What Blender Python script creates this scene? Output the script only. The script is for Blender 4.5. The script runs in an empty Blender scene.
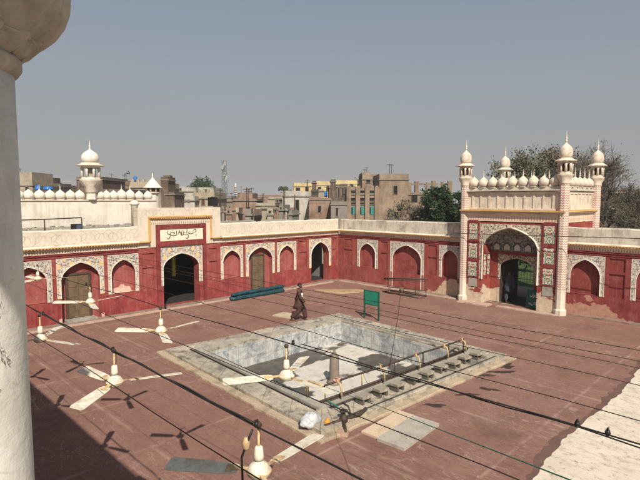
import bpy, math, random
from math import sin, cos, pi, radians, sqrt, atan2
from mathutils import Vector, Matrix

random.seed(7)
SC = bpy.context.scene
COL = SC.collection

# ------------------------------------------------------------------ camera
EYE = 5.5
cam = bpy.data.objects.new('camera', bpy.data.cameras.new('camera'))
COL.objects.link(cam)
cam.data.lens = 27.84
cam.data.sensor_width = 36
cam.data.clip_start = 0.05
cam.data.clip_end = 12000
cam.location = (0, 0, EYE)
cam.rotation_euler = (radians(90 - 4.62), 0, radians(45))
SC.camera = cam

# ------------------------------------------------------------------ light
SUN = Vector((3.2, -2.03, 3.5)).normalized()          # towards the sun
EL = math.asin(SUN.z)
world = bpy.data.worlds.new('World')
SC.world = world
world.use_nodes = True
wn = world.node_tree
wn.nodes.clear()
wo = wn.nodes.new('ShaderNodeOutputWorld')
wb = wn.nodes.new('ShaderNodeBackground')
sk = wn.nodes.new('ShaderNodeTexSky')
sk.sky_type = 'NISHITA'
sk.sun_disc = False
sk.sun_elevation = EL
sk.sun_rotation = atan2(SUN.x, SUN.y)
sk.altitude = 120
sk.air_density = 1.0
sk.dust_density = 2.0
sk.ozone_density = 1.0
hs = wn.nodes.new('ShaderNodeHueSaturation')
hs.inputs['Hue'].default_value = 0.497
hs.inputs['Saturation'].default_value = 1.05
hs.inputs['Value'].default_value = 1.2
gm = wn.nodes.new('ShaderNodeGamma')
gm.inputs['Gamma'].default_value = 0.55
wn.links.new(sk.outputs[0], gm.inputs[0])
wn.links.new(gm.outputs[0], hs.inputs['Color'])
# dust haze lying over the town: the sky pales and warms towards the horizon
tc = wn.nodes.new('ShaderNodeTexCoord')
sx = wn.nodes.new('ShaderNodeSeparateXYZ')
wn.links.new(tc.outputs['Generated'], sx.inputs[0])
mr = wn.nodes.new('ShaderNodeMapRange')
mr.inputs[1].default_value, mr.inputs[2].default_value = 0.0, 0.42
mr.inputs[3].default_value, mr.inputs[4].default_value = 0.98, 0.08
wn.links.new(sx.outputs[2], mr.inputs[0])
mx = wn.nodes.new('ShaderNodeMix')
mx.data_type = 'RGBA'
mx.inputs[7].default_value = (2.12, 2.1, 2.14, 1)
ns = wn.nodes.new('ShaderNodeTexNoise')              # uneven dust: very faint broad banks
ns.inputs['Scale'].default_value = 2.2
ns.inputs['Detail'].default_value = 3
mp = wn.nodes.new('ShaderNodeMapping')
mp.inputs['Scale'].default_value = (1, 1, 3.5)
wn.links.new(tc.outputs['Generated'], mp.inputs[0])
wn.links.new(mp.outputs[0], ns.inputs['Vector'])
nm_ = wn.nodes.new('ShaderNodeMath')
nm_.operation = 'MULTIPLY_ADD'
nm_.inputs[1].default_value = 0.35
wn.links.new(ns.outputs[0], nm_.inputs[0])
nm2 = wn.nodes.new('ShaderNodeMath')
nm2.operation = 'SUBTRACT'
nm2.use_clamp = True
nm2.inputs[1].default_value = 0.17
wn.links.new(mr.outputs[0], nm_.inputs[2])
wn.links.new(nm_.outputs[0], nm2.inputs[0])
wn.links.new(nm2.outputs[0], mx.inputs[0])
wn.links.new(hs.outputs[0], mx.inputs[6])
wn.links.new(mx.outputs[2], wb.inputs[0])
wb.inputs[1].default_value = 0.12
wn.links.new(wb.outputs[0], wo.inputs[0])

sl = bpy.data.lights.new('sun', 'SUN')
sl.energy = 4.7
sl.angle = radians(0.55)
sl.color = (1.0, 0.93, 0.82)
so = bpy.data.objects.new('sun', sl)
COL.objects.link(so)
so.rotation_euler = (-SUN).to_track_quat('-Z', 'Y').to_euler()

SC.view_settings.view_transform = 'Standard'
SC.view_settings.look = 'None'
SC.view_settings.exposure = 0.35
SC.view_settings.gamma = 1.0
SC.view_settings.use_curve_mapping = False


# ------------------------------------------------------------------ helpers
def link(o):
    COL.objects.link(o)
    return o


def tag(o, label=None, cat=None, group=None, kind=None):
    if label: o['label'] = label
    if cat: o['category'] = cat
    if group: o['group'] = group
    if kind: o['kind'] = kind
    return o


def thing(name, label, cat, loc=(0, 0, 0), rz=0.0, group=None):
    o = link(bpy.data.objects.new(name, None))
    o.empty_display_size = 0.2
    o.location = loc
    o.rotation_euler = (0, 0, rz)
    return tag(o, label, cat, group)


def copy_tree(o, parent=None):
    c = o.copy()
    COL.objects.link(c)
    if parent is not None:
        c.parent = parent
    for ch in list(o.children):
        copy_tree(ch, c)
    return c


class MB:
    """collects faces, then links them as one mesh object"""
    def __init__(self, T=None):
        self.v, self.f, self.m, self.s = [], [], [], []
        self.T = T

    def add(self, vs, fs, m=0, s=False):
        b = len(self.v)
        if self.T is not None:
            vs = [tuple(self.T @ Vector(p)) for p in vs]
        self.v.extend([tuple(p) for p in vs])
        for f in fs:
            self.f.append([b + i for i in f])
            self.m.append(m)
            self.s.append(s)

    def poly(self, pts, m=0):
        self.add(pts, [range(len(pts))], m)

    def box(self, x0, x1, y0, y1, z0, z1, m=0, R=None):
        p = [(x, y, z) for z in (z0, z1) for y in (y0, y1) for x in (x0, x1)]
        if R is not None:
            p = [tuple(R @ Vector(q)) for q in p]
        self.add(p, [(0, 2, 3, 1), (4, 5, 7, 6), (0, 1, 5, 4), (2, 6, 7, 3), (0, 4, 6, 2), (1, 3, 7, 5)], m)

    def lathe(self, prof, c=(0, 0, 0), n=16, m=0, s=True, ph=0.0, flute=None, sy=1.0):
        vs, fs = [], []
        for k, (r, z) in enumerate(prof):
            for i in range(n):
                a = 2 * pi * i / n + ph
                rr = r
                if flute and flute[0] <= k <= flute[1]:
                    rr = r * (1 + flute[3] * (abs(cos(a * flute[2] / 2)) - 0.6))
                vs.append((c[0] + rr * cos(a), c[1] + rr * sin(a) * sy, c[2] + z))
        for k in range(len(prof) - 1):
            for i in range(n):
                j = (i + 1) % n
                fs.append((k * n + i, k * n + j, (k + 1) * n + j, (k + 1) * n + i))
        fs.append(list(range(n))[::-1])
        fs.append([(len(prof) - 1) * n + i for i in range(n)])
        self.add(vs, fs, m, s)

    def tube(self, pts, r, n=6, m=0, s=True, cap=True):
        pts = [Vector(p) for p in pts]
        rs = r if isinstance(r, (list, tuple)) else [r] * len(pts)
        vs, fs = [], []
        up = Vector((0, 0, 1))
        prev = None
        for i, p in enumerate(pts):
            d = (pts[min(i + 1, len(pts) - 1)] - pts[max(i - 1, 0)])
            if d.length < 1e-9: d = Vector((0, 0, 1))
            d.normalize()
            if prev is None:
                a = d.cross(up if abs(d.z) < 0.9 else Vector((1, 0, 0))).normalized()
            else:
                a = (prev - d * prev.dot(d))
                a = a.normalized() if a.length > 1e-6 else d.orthogonal().normalized()
            prev = a
            b = d.cross(a)
            for k in range(n):
                t = 2 * pi * k / n
                q = p + (a * cos(t) + b * sin(t)) * rs[i]
                vs.append(tuple(q))
        for i in range(len(pts) - 1):
            for k in range(n):
                l = (k + 1) % n
                fs.append((i * n + k, i * n + l, (i + 1) * n + l, (i + 1) * n + k))
        if cap:
            fs.append(list(range(n))[::-1])
            fs.append([(len(pts) - 1) * n + k for k in range(n)])
        self.add(vs, fs, m, s)

    def rings(self, rings, m=0, s=True, cap=True):
        n = len(rings[0])
        vs = [p for r in rings for p in r]
        fs = []
        for i in range(len(rings) - 1):
            for k in range(n):
                l = (k + 1) % n
                fs.append((i * n + k, i * n + l, (i + 1) * n + l, (i + 1) * n + k))
        if cap:
            fs.append(list(range(n))[::-1])
            fs.append([(len(rings) - 1) * n + k for k in range(n)])
        self.add(vs, fs, m, s)

    def build(self, name, mats, parent=None, loc=None, rz=None):
        me = bpy.data.meshes.new(name)
        me.from_pydata(self.v, [], self.f)
        if not isinstance(mats, (list, tuple)):
            mats = [mats]
        for mt in mats:
            me.materials.append(mt)
        me.polygons.foreach_set('material_index', self.m)
        me.polygons.foreach_set('use_smooth', self.s)
        me.update()
        o = link(bpy.data.objects.new(name, me))
        if parent is not None: o.parent = parent
        if loc is not None: o.location = loc
        if rz is not None: o.rotation_euler = (0, 0, rz)
        return o


def rot(ax, deg, about=(0, 0, 0)):
    t = Matrix.Translation(Vector(about))
    return t @ Matrix.Rotation(radians(deg), 4, ax) @ t.inverted()


# ------------------------------------------------------------------ materials
class NT:
    def __init__(self, name, rough=0.85, spec=0.25):
        self.mat = bpy.data.materials.new(name)
        self.mat.use_nodes = True
        self.t = self.mat.node_tree
        self.b = self.t.nodes['Principled BSDF']
        self.b.inputs['Roughness'].default_value = rough
        self.b.inputs['Specular IOR Level'].default_value = spec
        self._c = None

    def put(self, s, v):
        if isinstance(v, bpy.types.NodeSocket):
            self.t.links.new(v, s)
        elif isinstance(v, (tuple, list)) and len(v) == 3 and s.type == 'RGBA':
            s.default_value = (*v, 1)
        else:
            s.default_value = v

    def node(self, ty, ins=None, **kw):
        n = self.t.nodes.new(ty)
        for k, v in kw.items(): setattr(n, k, v)
        for k, v in (ins or {}).items(): self.put(n.inputs[k], v)
        return n

    def co(self):
        if self._c is None:
            self._c = self.node('ShaderNodeTexCoord').outputs['Object']
        return self._c

    def xyz(self):
        s = self.node('ShaderNodeSeparateXYZ', {0: self.co()})
        return s.outputs[0], s.outputs[1], s.outputs[2]

    def M(self, op, a, b=0.0, c=0.0):
        n = self.node('ShaderNodeMath', operation=op)
        self.put(n.inputs[0], a)
        self.put(n.inputs[1], b)
        self.put(n.inputs[2], c)
        return n.outputs[0]

    def map(self, v, a, b, c=0.0, d=1.0, smooth=False):
        n = self.node('ShaderNodeMapRange', {0: v, 1: a, 2: b, 3: c, 4: d}, clamp=True)
        if smooth: n.interpolation_type = 'SMOOTHSTEP'
        return n.outputs[0]

    def scale(self, sx, sy, sz, loc=(0, 0, 0), rz=0.0):
        return self.node('ShaderNodeMapping', {0: self.co(), 1: loc, 2: (0, 0, rz), 3: (sx, sy, sz)}).outputs[0]

    def noise(self, sc=5.0, det=4.0, ro=0.55, vec=None, dist=0.0):
        n = self.node('ShaderNodeTexNoise', {'Scale': sc, 'Detail': det, 'Roughness': ro, 'Distortion': dist})
        self.put(n.inputs['Vector'], vec if vec is not None else self.co())
        return n.outputs[0]

    def vor(self, sc=5.0, vec=None, feature='F1', rnd=1.0):
        n = self.node('ShaderNodeTexVoronoi', {'Scale': sc, 'Randomness': rnd}, feature=feature)
        self.put(n.inputs['Vector'], vec if vec is not None else self.co())
        return n

    def mix(self, f, a, b, mode='MIX'):
        n = self.node('ShaderNodeMix', data_type='RGBA', blend_type=mode)
        self.put(n.inputs[0], f)
        self.put(n.inputs[6], a)
        self.put(n.inputs[7], b)
        return n.outputs[2]

    def bump(self, h, dist=0.01, st=0.6):
        n = self.node('ShaderNodeBump', {'Height': h, 'Distance': dist, 'Strength': st})
        self.t.links.new(n.outputs[0], self.b.inputs['Normal'])

    def done(self, col):
        self.put(self.b.inputs['Base Color'], col)
        return self.mat


def plain(name, c, rough=0.7, metal=0.0, var=0.25, sc=6.0, spec=0.3, bump=0.0):
    g = NT(name, rough, spec)
    g.b.inputs['Metallic'].default_value = metal
    f = g.map(g.noise(sc, 5, 0.65), 0.3, 0.7)
    d = tuple(x * (1 - var) for x in c)
    l = tuple(min(1, x * (1 + var * 0.6)) for x in c)
    if bump: g.bump(g.noise(sc * 6, 4), bump)
    return g.done(g.mix(f, d, l))


def plaster(name, c, stain=(0.25, 0.2, 0.16), amt=0.5, sc=1.2, bump=0.006, streak=0.5, rough=0.9, fine=0.12):
    """painted plaster with blotches, rain streaks and a fine grain"""
    g = NT(name, rough, 0.2)
    n1 = g.noise(sc, 6, 0.65)
    n2 = g.noise(1.0, 5, 0.6, g.scale(7, 7, 0.7))
    n3 = g.noise(22, 3, 0.6)
    f = g.map(n1, 0.47, 0.68, 0, amt)
    f2 = g.map(n2, 0.5, 0.72, 0, streak)
    col = g.mix(g.map(n3, 0.3, 0.7), tuple(x * (1 - fine) for x in c), tuple(min(1, x * (1 + fine)) for x in c))
    col = g.mix(f, col, stain)
    col = g.mix(f2, col, tuple((a + b) / 2.2 for a, b in zip(stain, c)))
    g.bump(g.noise(30, 5, 0.7), bump)
    return g.done(col)


def red_plaster(name, c, hi, peel=0.0, peel_h=1.2, under=(0.62, 0.45, 0.32), dust=0.35, patch=None, psc=0.8):
    g = NT(name, 0.88, 0.2)
    x, y, z = g.xyz()
    n1 = g.noise(1.1, 6, 0.65)
    n2 = g.noise(1.0, 5, 0.65, g.scale(9, 9, 0.6))
    n3 = g.noise(16, 4, 0.65)
    col = g.mix(g.map(n1, 0.36, 0.64), c, hi)
    n4 = g.noise(2.6, 7, 0.72, g.scale(1, 1, 1, (5, 2, 8)))
    col = g.mix(g.map(n4, 0.5, 0.72, 0, 0.55), col, tuple(0.7 * a + 0.3 * b for a, b in zip(hi, (0.52, 0.36, 0.3))))
    col = g.mix(g.map(n2, 0.5, 0.78, 0, dust), col, tuple(0.55 * a + 0.45 * b for a, b in zip(hi, (0.5, 0.3, 0.26))))
    col = g.mix(g.map(n3, 0.52, 0.72, 0, 0.5), col, tuple(v * 0.62 for v in c))
    if peel > 0:
        np_ = g.noise(psc, 7, 0.6, g.scale(1, 1, 1.3, (3.7, 0, 1.9)))
        h = g.map(z, 0.0, peel_h, 0.42 * peel, -0.35)
        if patch is not None:
            # the rendering has come off along this stretch of the wall only
            px = g.map(g.M('ABSOLUTE', g.M('SUBTRACT', x, patch[0])), 0, patch[1], 0.22, -0.4)
            h = g.M('ADD', h, px)
        t = g.map(g.M('ADD', np_, h), 0.56, 0.585)
        u = g.mix(g.map(g.noise(5, 5), 0.35, 0.7), tuple(v * 0.72 for v in under), under)
        col = g.mix(t, col, u)
    g.bump(g.noise(24, 5, 0.7), 0.006)
    return g.done(col)


def floral(name, base=(0.72, 0.6, 0.45), c1=(0.07, 0.11, 0.12), c2=(0.3, 0.06, 0.04), c3=(0.62, 0.3, 0.1), sc=13.0, roses=0.0, fill=0.42, wear=0.3):
    """painted flowers and tendrils on plaster"""
    g = NT(name, 0.85, 0.2)
    x, y, z = g.xyz()
    sym = g.node('ShaderNodeCombineXYZ', {0: g.M('ABSOLUTE', x), 1: y, 2: z}).outputs[0]      # painted as a mirrored pair
    wv = g.mix(0.02, sym, g.node('ShaderNodeTexNoise', {'Scale': 6.0, 'Vector': sym}).outputs[1])
    v = g.vor(sc, wv)
    pick = g.node('ShaderNodeSeparateColor', {0: v.outputs['Color']})
    r, gg = pick.outputs[0], pick.outputs[1]
    ins = g.map(v.outputs['Distance'], fill, fill + 0.08, 1, 0)
    tend = g.vor(sc * 0.55, wv, 'DISTANCE_TO_EDGE')
    ax_ = g.M('ABSOLUTE', x)
    vine = g.M('ABSOLUTE', g.M('SUBTRACT', g.M('SUBTRACT', g.M('MULTIPLY', ax_, 1.0), g.M('MULTIPLY', g.M('SINE', g.M('MULTIPLY', z, 16.0)), 0.05)), g.M('MULTIPLY', g.M('FLOOR', g.M('DIVIDE', ax_, 0.24)), 0.24)))
    vine = g.map(g.M('ABSOLUTE', g.M('SUBTRACT', vine, 0.12)), 0.008, 0.016, 0.8, 0)
    line = g.map(tend.outputs['Distance'], 0.04, 0.075, 0.65, 0)
    col = g.mix(g.map(g.noise(2.5, 4), 0.35, 0.7), tuple(x * 0.82 for x in base), base)
    col = g.mix(line, col, tuple(0.6 * a + 0.05 for a in c1))
    col = g.mix(vine, col, tuple(0.8 * a + 0.02 for a in c1))
    pc = g.mix(g.M('GREATER_THAN', r, 0.55), c1, c2)
    pc = g.mix(g.M('GREATER_THAN', r, 0.8), pc, c3)
    col = g.mix(g.M('MULTIPLY', ins, g.M('GREATER_THAN', gg, 0.28)), col, pc)
    if roses:
        v2 = g.vor(roses, wv)
        rr = g.map(v2.outputs['Distance'], 0.3, 0.36, 1, 0)
        petals = g.mix(g.map(g.noise(26, 3), 0.4, 0.6), (0.72, 0.38, 0.14), (0.75, 0.55, 0.32))
        col = g.mix(rr, col, petals)
    w = g.map(g.noise(1.7, 6, 0.7), 0.5, 0.75, 0, wear)
    col = g.mix(w, col, tuple(x * 0.85 for x in base))
    g.bump(g.noise(28, 4, 0.7), 0.004)
    return g.done(col)


def lattice(name, base, line, period=0.62, hgt=0.0, wear=0.5):
    """two rows of interlaced thin painted rings along a wall (local x, z)"""
    g = NT(name, 0.9, 0.2)
    x, y, z = g.xyz()
    wob = g.M('MULTIPLY', g.M('SUBTRACT', g.noise(3, 3), 0.5), 0.12)
    tot = None
    for k in range(3):
        fx = g.M('SUBTRACT', g.M('FRACT', g.M('ADD', g.M('DIVIDE', g.M('ADD', x, wob), period), 0.333 * k)), 0.5)
        dx = g.M('MULTIPLY', fx, period)
        dz = g.M('SUBTRACT', g.M('ADD', z, wob), hgt + (0.07 if k % 2 else -0.07))
        d = g.M('SQRT', g.M('ADD', g.M('MULTIPLY', dx, dx), g.M('MULTIPLY', dz, dz)))
        e = g.map(g.M('ABSOLUTE', g.M('SUBTRACT', d, period * 0.36)), 0.008, 0.02, 1, 0)
        tot = e if tot is None else g.M('MAXIMUM', tot, e)
    keep = g.map(g.noise(1.6, 5, 0.7), 0.38, 0.62, 0.05, 0.7)
    col = g.mix(g.map(g.noise(1.3, 6, 0.65), 0.45, 0.75, 0, wear), base, tuple(v * 0.62 for v in base))
    col = g.mix(g.map(g.noise(1.0, 5, 0.6, g.scale(8, 8, 0.8)), 0.55, 0.8, 0, 0.5), col, (0.3, 0.25, 0.2))
    col = g.mix(g.M('MULTIPLY', tot, keep), col, line)
    g.bump(g.noise(25, 5, 0.7), 0.006)
    return g.done(col)


def dentil(name, base=(0.7, 0.58, 0.44), ink=(0.16, 0.1, 0.09), per=0.11, z0=0.0, hgt=0.2):
    """a row of small painted leaves, point up"""
    g = NT(name, 0.85, 0.2)
    x, y, z = g.xyz()
    t = g.M('ABSOLUTE', g.M('SUBTRACT', g.M('FRACT', g.M('DIVIDE', g.M('ADD', x, y), per)), 0.5))
    zz = g.M('DIVIDE', g.M('SUBTRACT', z, z0), hgt)
    leaf = g.M('LESS_THAN', t, g.M('MULTIPLY', g.M('SUBTRACT', 0.92, zz), 0.36))
    band = g.M('MULTIPLY', g.M('GREATER_THAN', zz, 0.12), g.M('LESS_THAN', zz, 0.9))
    f = g.M('MULTIPLY', g.M('MULTIPLY', leaf, band), g.map(g.noise(4, 5, 0.7), 0.32, 0.5, 0.25, 0.85))
    c = g.mix(g.map(g.noise(1.4, 6), 0.4, 0.7), base, tuple(v * 0.75 for v in base))
    return g.done(g.mix(f, c, ink))


def zigzag(name, base=(0.68, 0.59, 0.49), ink=(0.33, 0.1, 0.08), per=0.12):
    g = NT(name, 0.85, 0.2)
    x, y, z = g.xyz()
    a = g.M('DIVIDE', g.M('ARCTAN2', y, x), 2 * pi / 12)
    t = g.M('ABSOLUTE', g.M('SUBTRACT', g.M('FRACT', a), 0.5))
    f = g.M('FRACT', g.M('DIVIDE', g.M('ADD', z, g.M('MULTIPLY', t, 0.13)), per))
    on = g.M('GREATER_THAN', f, 0.64)
    on = g.M('MULTIPLY', on, g.map(z, 1.1, 1.3))
    on = g.M('MULTIPLY', on, g.map(g.noise(3, 5, 0.7), 0.3, 0.45, 0.25, 0.9))
    c = g.mix(g.map(g.noise(2.2, 6, 0.65), 0.42, 0.75), base, tuple(v * 0.68 for v in base))
    return g.done(g.mix(on, c, ink))


RED = red_plaster('red painted plaster', (0.205, 0.04, 0.034), (0.305, 0.075, 0.063))
RED_B = red_plaster('red plaster peeling beside the gate', (0.205, 0.04, 0.034), (0.305, 0.075, 0.063), 0.8, 1.3, (0.6, 0.44, 0.3), patch=(-14.6, 2.4))
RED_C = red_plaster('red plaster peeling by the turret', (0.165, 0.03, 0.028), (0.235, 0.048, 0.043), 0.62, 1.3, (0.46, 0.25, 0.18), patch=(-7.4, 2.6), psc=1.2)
RED_NICHE = red_plaster('rose red niche plaster', (0.24, 0.056, 0.05), (0.34, 0.098, 0.085), dust=0.5)
RED_NICHE_P = red_plaster('rose red niche plaster peeled low down', (0.24, 0.056, 0.05), (0.34, 0.098, 0.085), 1.0, 2.9, (0.68, 0.48, 0.38), dust=0.5)
NICHE_B = red_plaster('brick red niche plaster', (0.21, 0.042, 0.038), (0.29, 0.07, 0.06), dust=0.3)
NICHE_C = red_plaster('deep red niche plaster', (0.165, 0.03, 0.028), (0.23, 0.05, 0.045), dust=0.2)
RED_DADO = red_plaster('deep red dado', (0.195, 0.03, 0.03), (0.29, 0.055, 0.05))
RED_DADO_P = red_plaster('deep red dado peeling at jambs', (0.195, 0.03, 0.03), (0.29, 0.055, 0.05), 0.3, 0.9, (0.6, 0.4, 0.32))
RED_TRIM = red_plaster('red trim', (0.15, 0.022, 0.023), (0.23, 0.04, 0.038))
GATE_RED = red_plaster('red gate plaster peeled to render', (0.19, 0.03, 0.026), (0.31, 0.065, 0.045), 0.95, 1.9, (0.62, 0.49, 0.36), psc=1.7)
CREAM = plaster('cream plaster', (0.64, 0.56, 0.455), (0.3, 0.23, 0.17), 0.65)
CREAM_W = plaster('whitish plaster', (0.68, 0.63, 0.545), (0.38, 0.33, 0.26), 0.5, 0.8, streak=0.75)
LIME = plaster('white lime line', (0.74, 0.69, 0.6), (0.5, 0.44, 0.36), 0.4, 3.0)
CREAM_DOME = plaster('cream dome plaster', (0.65, 0.56, 0.45), (0.28, 0.21, 0.155), 0.75, 2.6)
CREAM_WORN = plaster('weathered cream parapet', (0.56, 0.5, 0.41), (0.17, 0.145, 0.12), 0.85, 1.3, streak=0.95)
PARA = lattice('cream parapet with painted rings', (0.64, 0.56, 0.455), (0.34, 0.25, 0.18), 0.62, 3.8)
PARA_UP = lattice('cream portal block with painted rings', (0.64, 0.56, 0.455), (0.38, 0.28, 0.2), 0.55, 4.86)
FLORAL = floral('painted floral border', (0.66, 0.58, 0.48), (0.12, 0.15, 0.16), (0.32, 0.13, 0.1), (0.56, 0.37, 0.22), 15.0, fill=0.4)
FLORAL_R = floral('painted floral border with orange roses', (0.66, 0.58, 0.48), (0.12, 0.15, 0.16), (0.32, 0.13, 0.1), (0.56, 0.37, 0.22), 14.0, fill=0.4, roses=2.6)
FLORAL_G = floral('gate floral spandrel', (0.68, 0.58, 0.44), (0.08, 0.11, 0.1), (0.28, 0.07, 0.05), (0.5, 0.36, 0.22), 15.0, fill=0.48, wear=0.15)
FLORAL_GP = floral('gate flower panel', (0.74, 0.64, 0.5), (0.05, 0.14, 0.08), (0.36, 0.05, 0.05), (0.45, 0.16, 0.08), 13.0, fill=0.45, wear=0.15)
MUQ = floral('gate vault stucco', (0.42, 0.4, 0.355), (0.11, 0.115, 0.115), (0.15, 0.13, 0.12), (0.5, 0.46, 0.38), 8.0, fill=0.36, wear=0.1)
FRIEZE = dentil('painted leaf frieze', z0=3.13, hgt=0.2)
FRIEZE_UP = dentil('painted portal frieze', z0=4.25, hgt=0.2)
FRIEZE_G = dentil('painted gate frieze', (0.7, 0.56, 0.43), (0.42, 0.2, 0.15), 0.14, 4.42, 0.36)
YELLOW = plaster('ochre cornice', (0.6, 0.36, 0.13), (0.4, 0.24, 0.12), 0.6, 2.0)
ZIG = zigzag('red zigzag turret paint')
ROOF = plaster('dusty flat roof', (0.34, 0.29, 0.23), (0.17, 0.14, 0.11), 0.8, 0.9, 0.03, 0.2)
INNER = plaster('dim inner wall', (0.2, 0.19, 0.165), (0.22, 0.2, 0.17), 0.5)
WOOD = plaster('old door wood', (0.16, 0.11, 0.065), (0.07, 0.05, 0.035), 0.7, 3.0, 0.006, 0.8)
WOOD_F = plaster('door frame wood', (0.09, 0.06, 0.04), (0.05, 0.035, 0.025), 0.5, 3.0)
DARK = plain('dark opening', (0.012, 0.011, 0.01), 0.9)
def coping_mat():
    g = NT('worn stained pool coping', 0.92, 0.2)
    a = g.noise(0.7, 8, 0.7)
    b = g.noise(2.3, 8, 0.72, g.scale(1, 1, 1, (7, 3, 0)))
    col = g.mix(g.map(a, 0.36, 0.62), (0.22, 0.195, 0.16), (0.47, 0.405, 0.315))
    col = g.mix(g.map(b, 0.5, 0.62, 0, 0.85), col, (0.085, 0.075, 0.065))
    col = g.mix(g.map(g.noise(1.4, 6, 0.65, g.scale(1, 1, 1, (1, 9, 4))), 0.52, 0.66, 0, 0.7), col, (0.52, 0.45, 0.34))
    col = g.mix(g.map(g.noise(18, 5, 0.75), 0.55, 0.68, 0, 0.6), col, (0.1, 0.085, 0.07))
    x, y, z = g.xyz()
    jx = g.M('ABSOLUTE', g.M('SUBTRACT', g.M('FRACT', g.M('DIVIDE', g.M('ADD', g.M('ADD', x, y), g.M('MULTIPLY', a, 0.3)), 1.15)), 0.5))
    col = g.mix(g.map(jx, 0.485, 0.495, 0, 0.7), col, (0.07, 0.06, 0.05))
    g.bump(g.M('ADD', g.noise(12, 6, 0.75), b), 0.03, 0.8)
    return g.done(col)


COPING = coping_mat()
CONC = plaster('weathered concrete', (0.34, 0.31, 0.26), (0.16, 0.14, 0.12), 0.7, 1.5, 0.012, 0.4)
BLACK = plain('black insulation', (0.018, 0.017, 0.016), 0.5)
IRON = plain('rusty iron', (0.075, 0.05, 0.038), 0.7, 0.3, 0.5, 12)
STEEL = plain('grey galvanised steel', (0.22, 0.22, 0.21), 0.5, 0.6, 0.3, 10)
BRASS = plain('weathered tan pipe', (0.52, 0.37, 0.2), 0.5, 0.1, 0.3, 14)
FAN = plaster('yellowed fan enamel', (0.7, 0.645, 0.52), (0.33, 0.22, 0.12), 0.6, 7.0, 0.001, 0.25, 0.45)
RUST = plaster('rusty fan canopy', (0.6, 0.44, 0.24), (0.2, 0.1, 0.05), 0.8, 12.0, 0.002, 0.4, 0.6)


def floor_mat():
    g = NT('dusty red courtyard paving', 0.88, 0.2)
    n0 = g.noise(0.16, 5, 0.6)
    n1 = g.noise(0.9, 7, 0.7)
    n2 = g.noise(9, 5, 0.7)
    col = g.mix(g.map(n1, 0.3, 0.7), (0.168, 0.087, 0.066), (0.25, 0.141, 0.108))
    col = g.mix(g.map(n0, 0.35, 0.68, 0, 0.5), col, (0.25, 0.145, 0.115))
    col = g.mix(g.map(n2, 0.48, 0.7, 0, 0.55), col, (0.12, 0.056, 0.044))
    # scuffs: thin curved pale scrape marks left by dragging things
    for sc, rz, th in ((0.55, 0.5, 0.012), (0.8, 2.2, 0.012), (1.3, 1.2, 0.014)):
        s = g.noise(sc, 2, 0.5, g.scale(1, 3.2, 1, (sc * 9, 0, 0), rz), 1.2)
        li = g.map(g.M('ABSOLUTE', g.M('SUBTRACT', s, 0.5)), th * 0.3, th, 1, 0)
        gate = g.map(g.noise(0.35, 3, 0.6, g.scale(1, 1, 1, (sc * 5, 7, 0))), 0.45, 0.62)
        col = g.mix(g.M('MULTIPLY', g.M('MULTIPLY', li, gate), 0.5), col, (0.4, 0.29, 0.25))
    # short chips and white droppings
    v = g.vor(1.6)
    col = g.mix(g.map(v.outputs['Distance'], 0.025, 0.04, 0.8, 0), col, (0.5, 0.42, 0.36))
    # slab joints, faint dust lines
    x, y, z = g.xyz()
    wob = g.M('MULTIPLY', g.noise(0.8, 3), 0.12)
    for ax, per in ((x, 2.9), (y, 3.3)):
        d = g.M('ABSOLUTE', g.M('SUBTRACT', g.M('FRACT', g.M('DIVIDE', g.M('ADD', ax, wob), per)), 0.5))
        jl = g.map(d, 0.004, 0.02, 1, 0)
        col = g.mix(g.M('MULTIPLY', jl, g.map(n1, 0.4, 0.6, 0.0, 0.75)), col, (0.36, 0.235, 0.19))
    xs, ys = g.M('DIVIDE', g.M('ADD', x, wob), 2.9), g.M('DIVIDE', g.M('ADD', y, wob), 3.3)
    cv = g.node('ShaderNodeCombineXYZ', {0: g.M('FLOOR', g.M('ADD', xs, 0.5)), 1: g.M('FLOOR', g.M('ADD', ys, 0.5))})
    wv = g.node('ShaderNodeTexWhiteNoise', {'Vector': cv.outputs[0]}, noise_dimensions='2D')
    col = g.mix(g.M('MULTIPLY', wv.outputs[0], 0.3), col, (0.2, 0.085, 0.062))
    dirt = g.noise(0.45, 8, 0.72, g.scale(1, 1, 1, (4, 4, 0)))
    col = g.mix(g.map(dirt, 0.54, 0.68, 0, 0.55), col, (0.1, 0.052, 0.042))
    g.bump(g.M('ADD', g.noise(14, 6, 0.7), g.M('MULTIPLY', n1, 2.0)), 0.012)
    return g.done(col)


FLOOR = floor_mat()


def pale_floor():
    g = NT('pale worn plaster paving', 0.9, 0.2)
    col = g.mix(g.map(g.noise(0.9, 7, 0.7), 0.3, 0.7), (0.53, 0.45, 0.35), (0.67, 0.59, 0.48))
    col = g.mix(g.map(g.noise(2.2, 7, 0.75, g.scale(1, 2.2, 1, (3, 1, 0), 0.3)), 0.5, 0.62, 0, 0.75), col, (0.4, 0.33, 0.25))
    col = g.mix(g.map(g.noise(6, 7, 0.78), 0.55, 0.64, 0, 0.8), col, (0.22, 0.17, 0.125))
    g.bump(g.noise(9, 6, 0.7), 0.006)
    return g.done(col)


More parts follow.
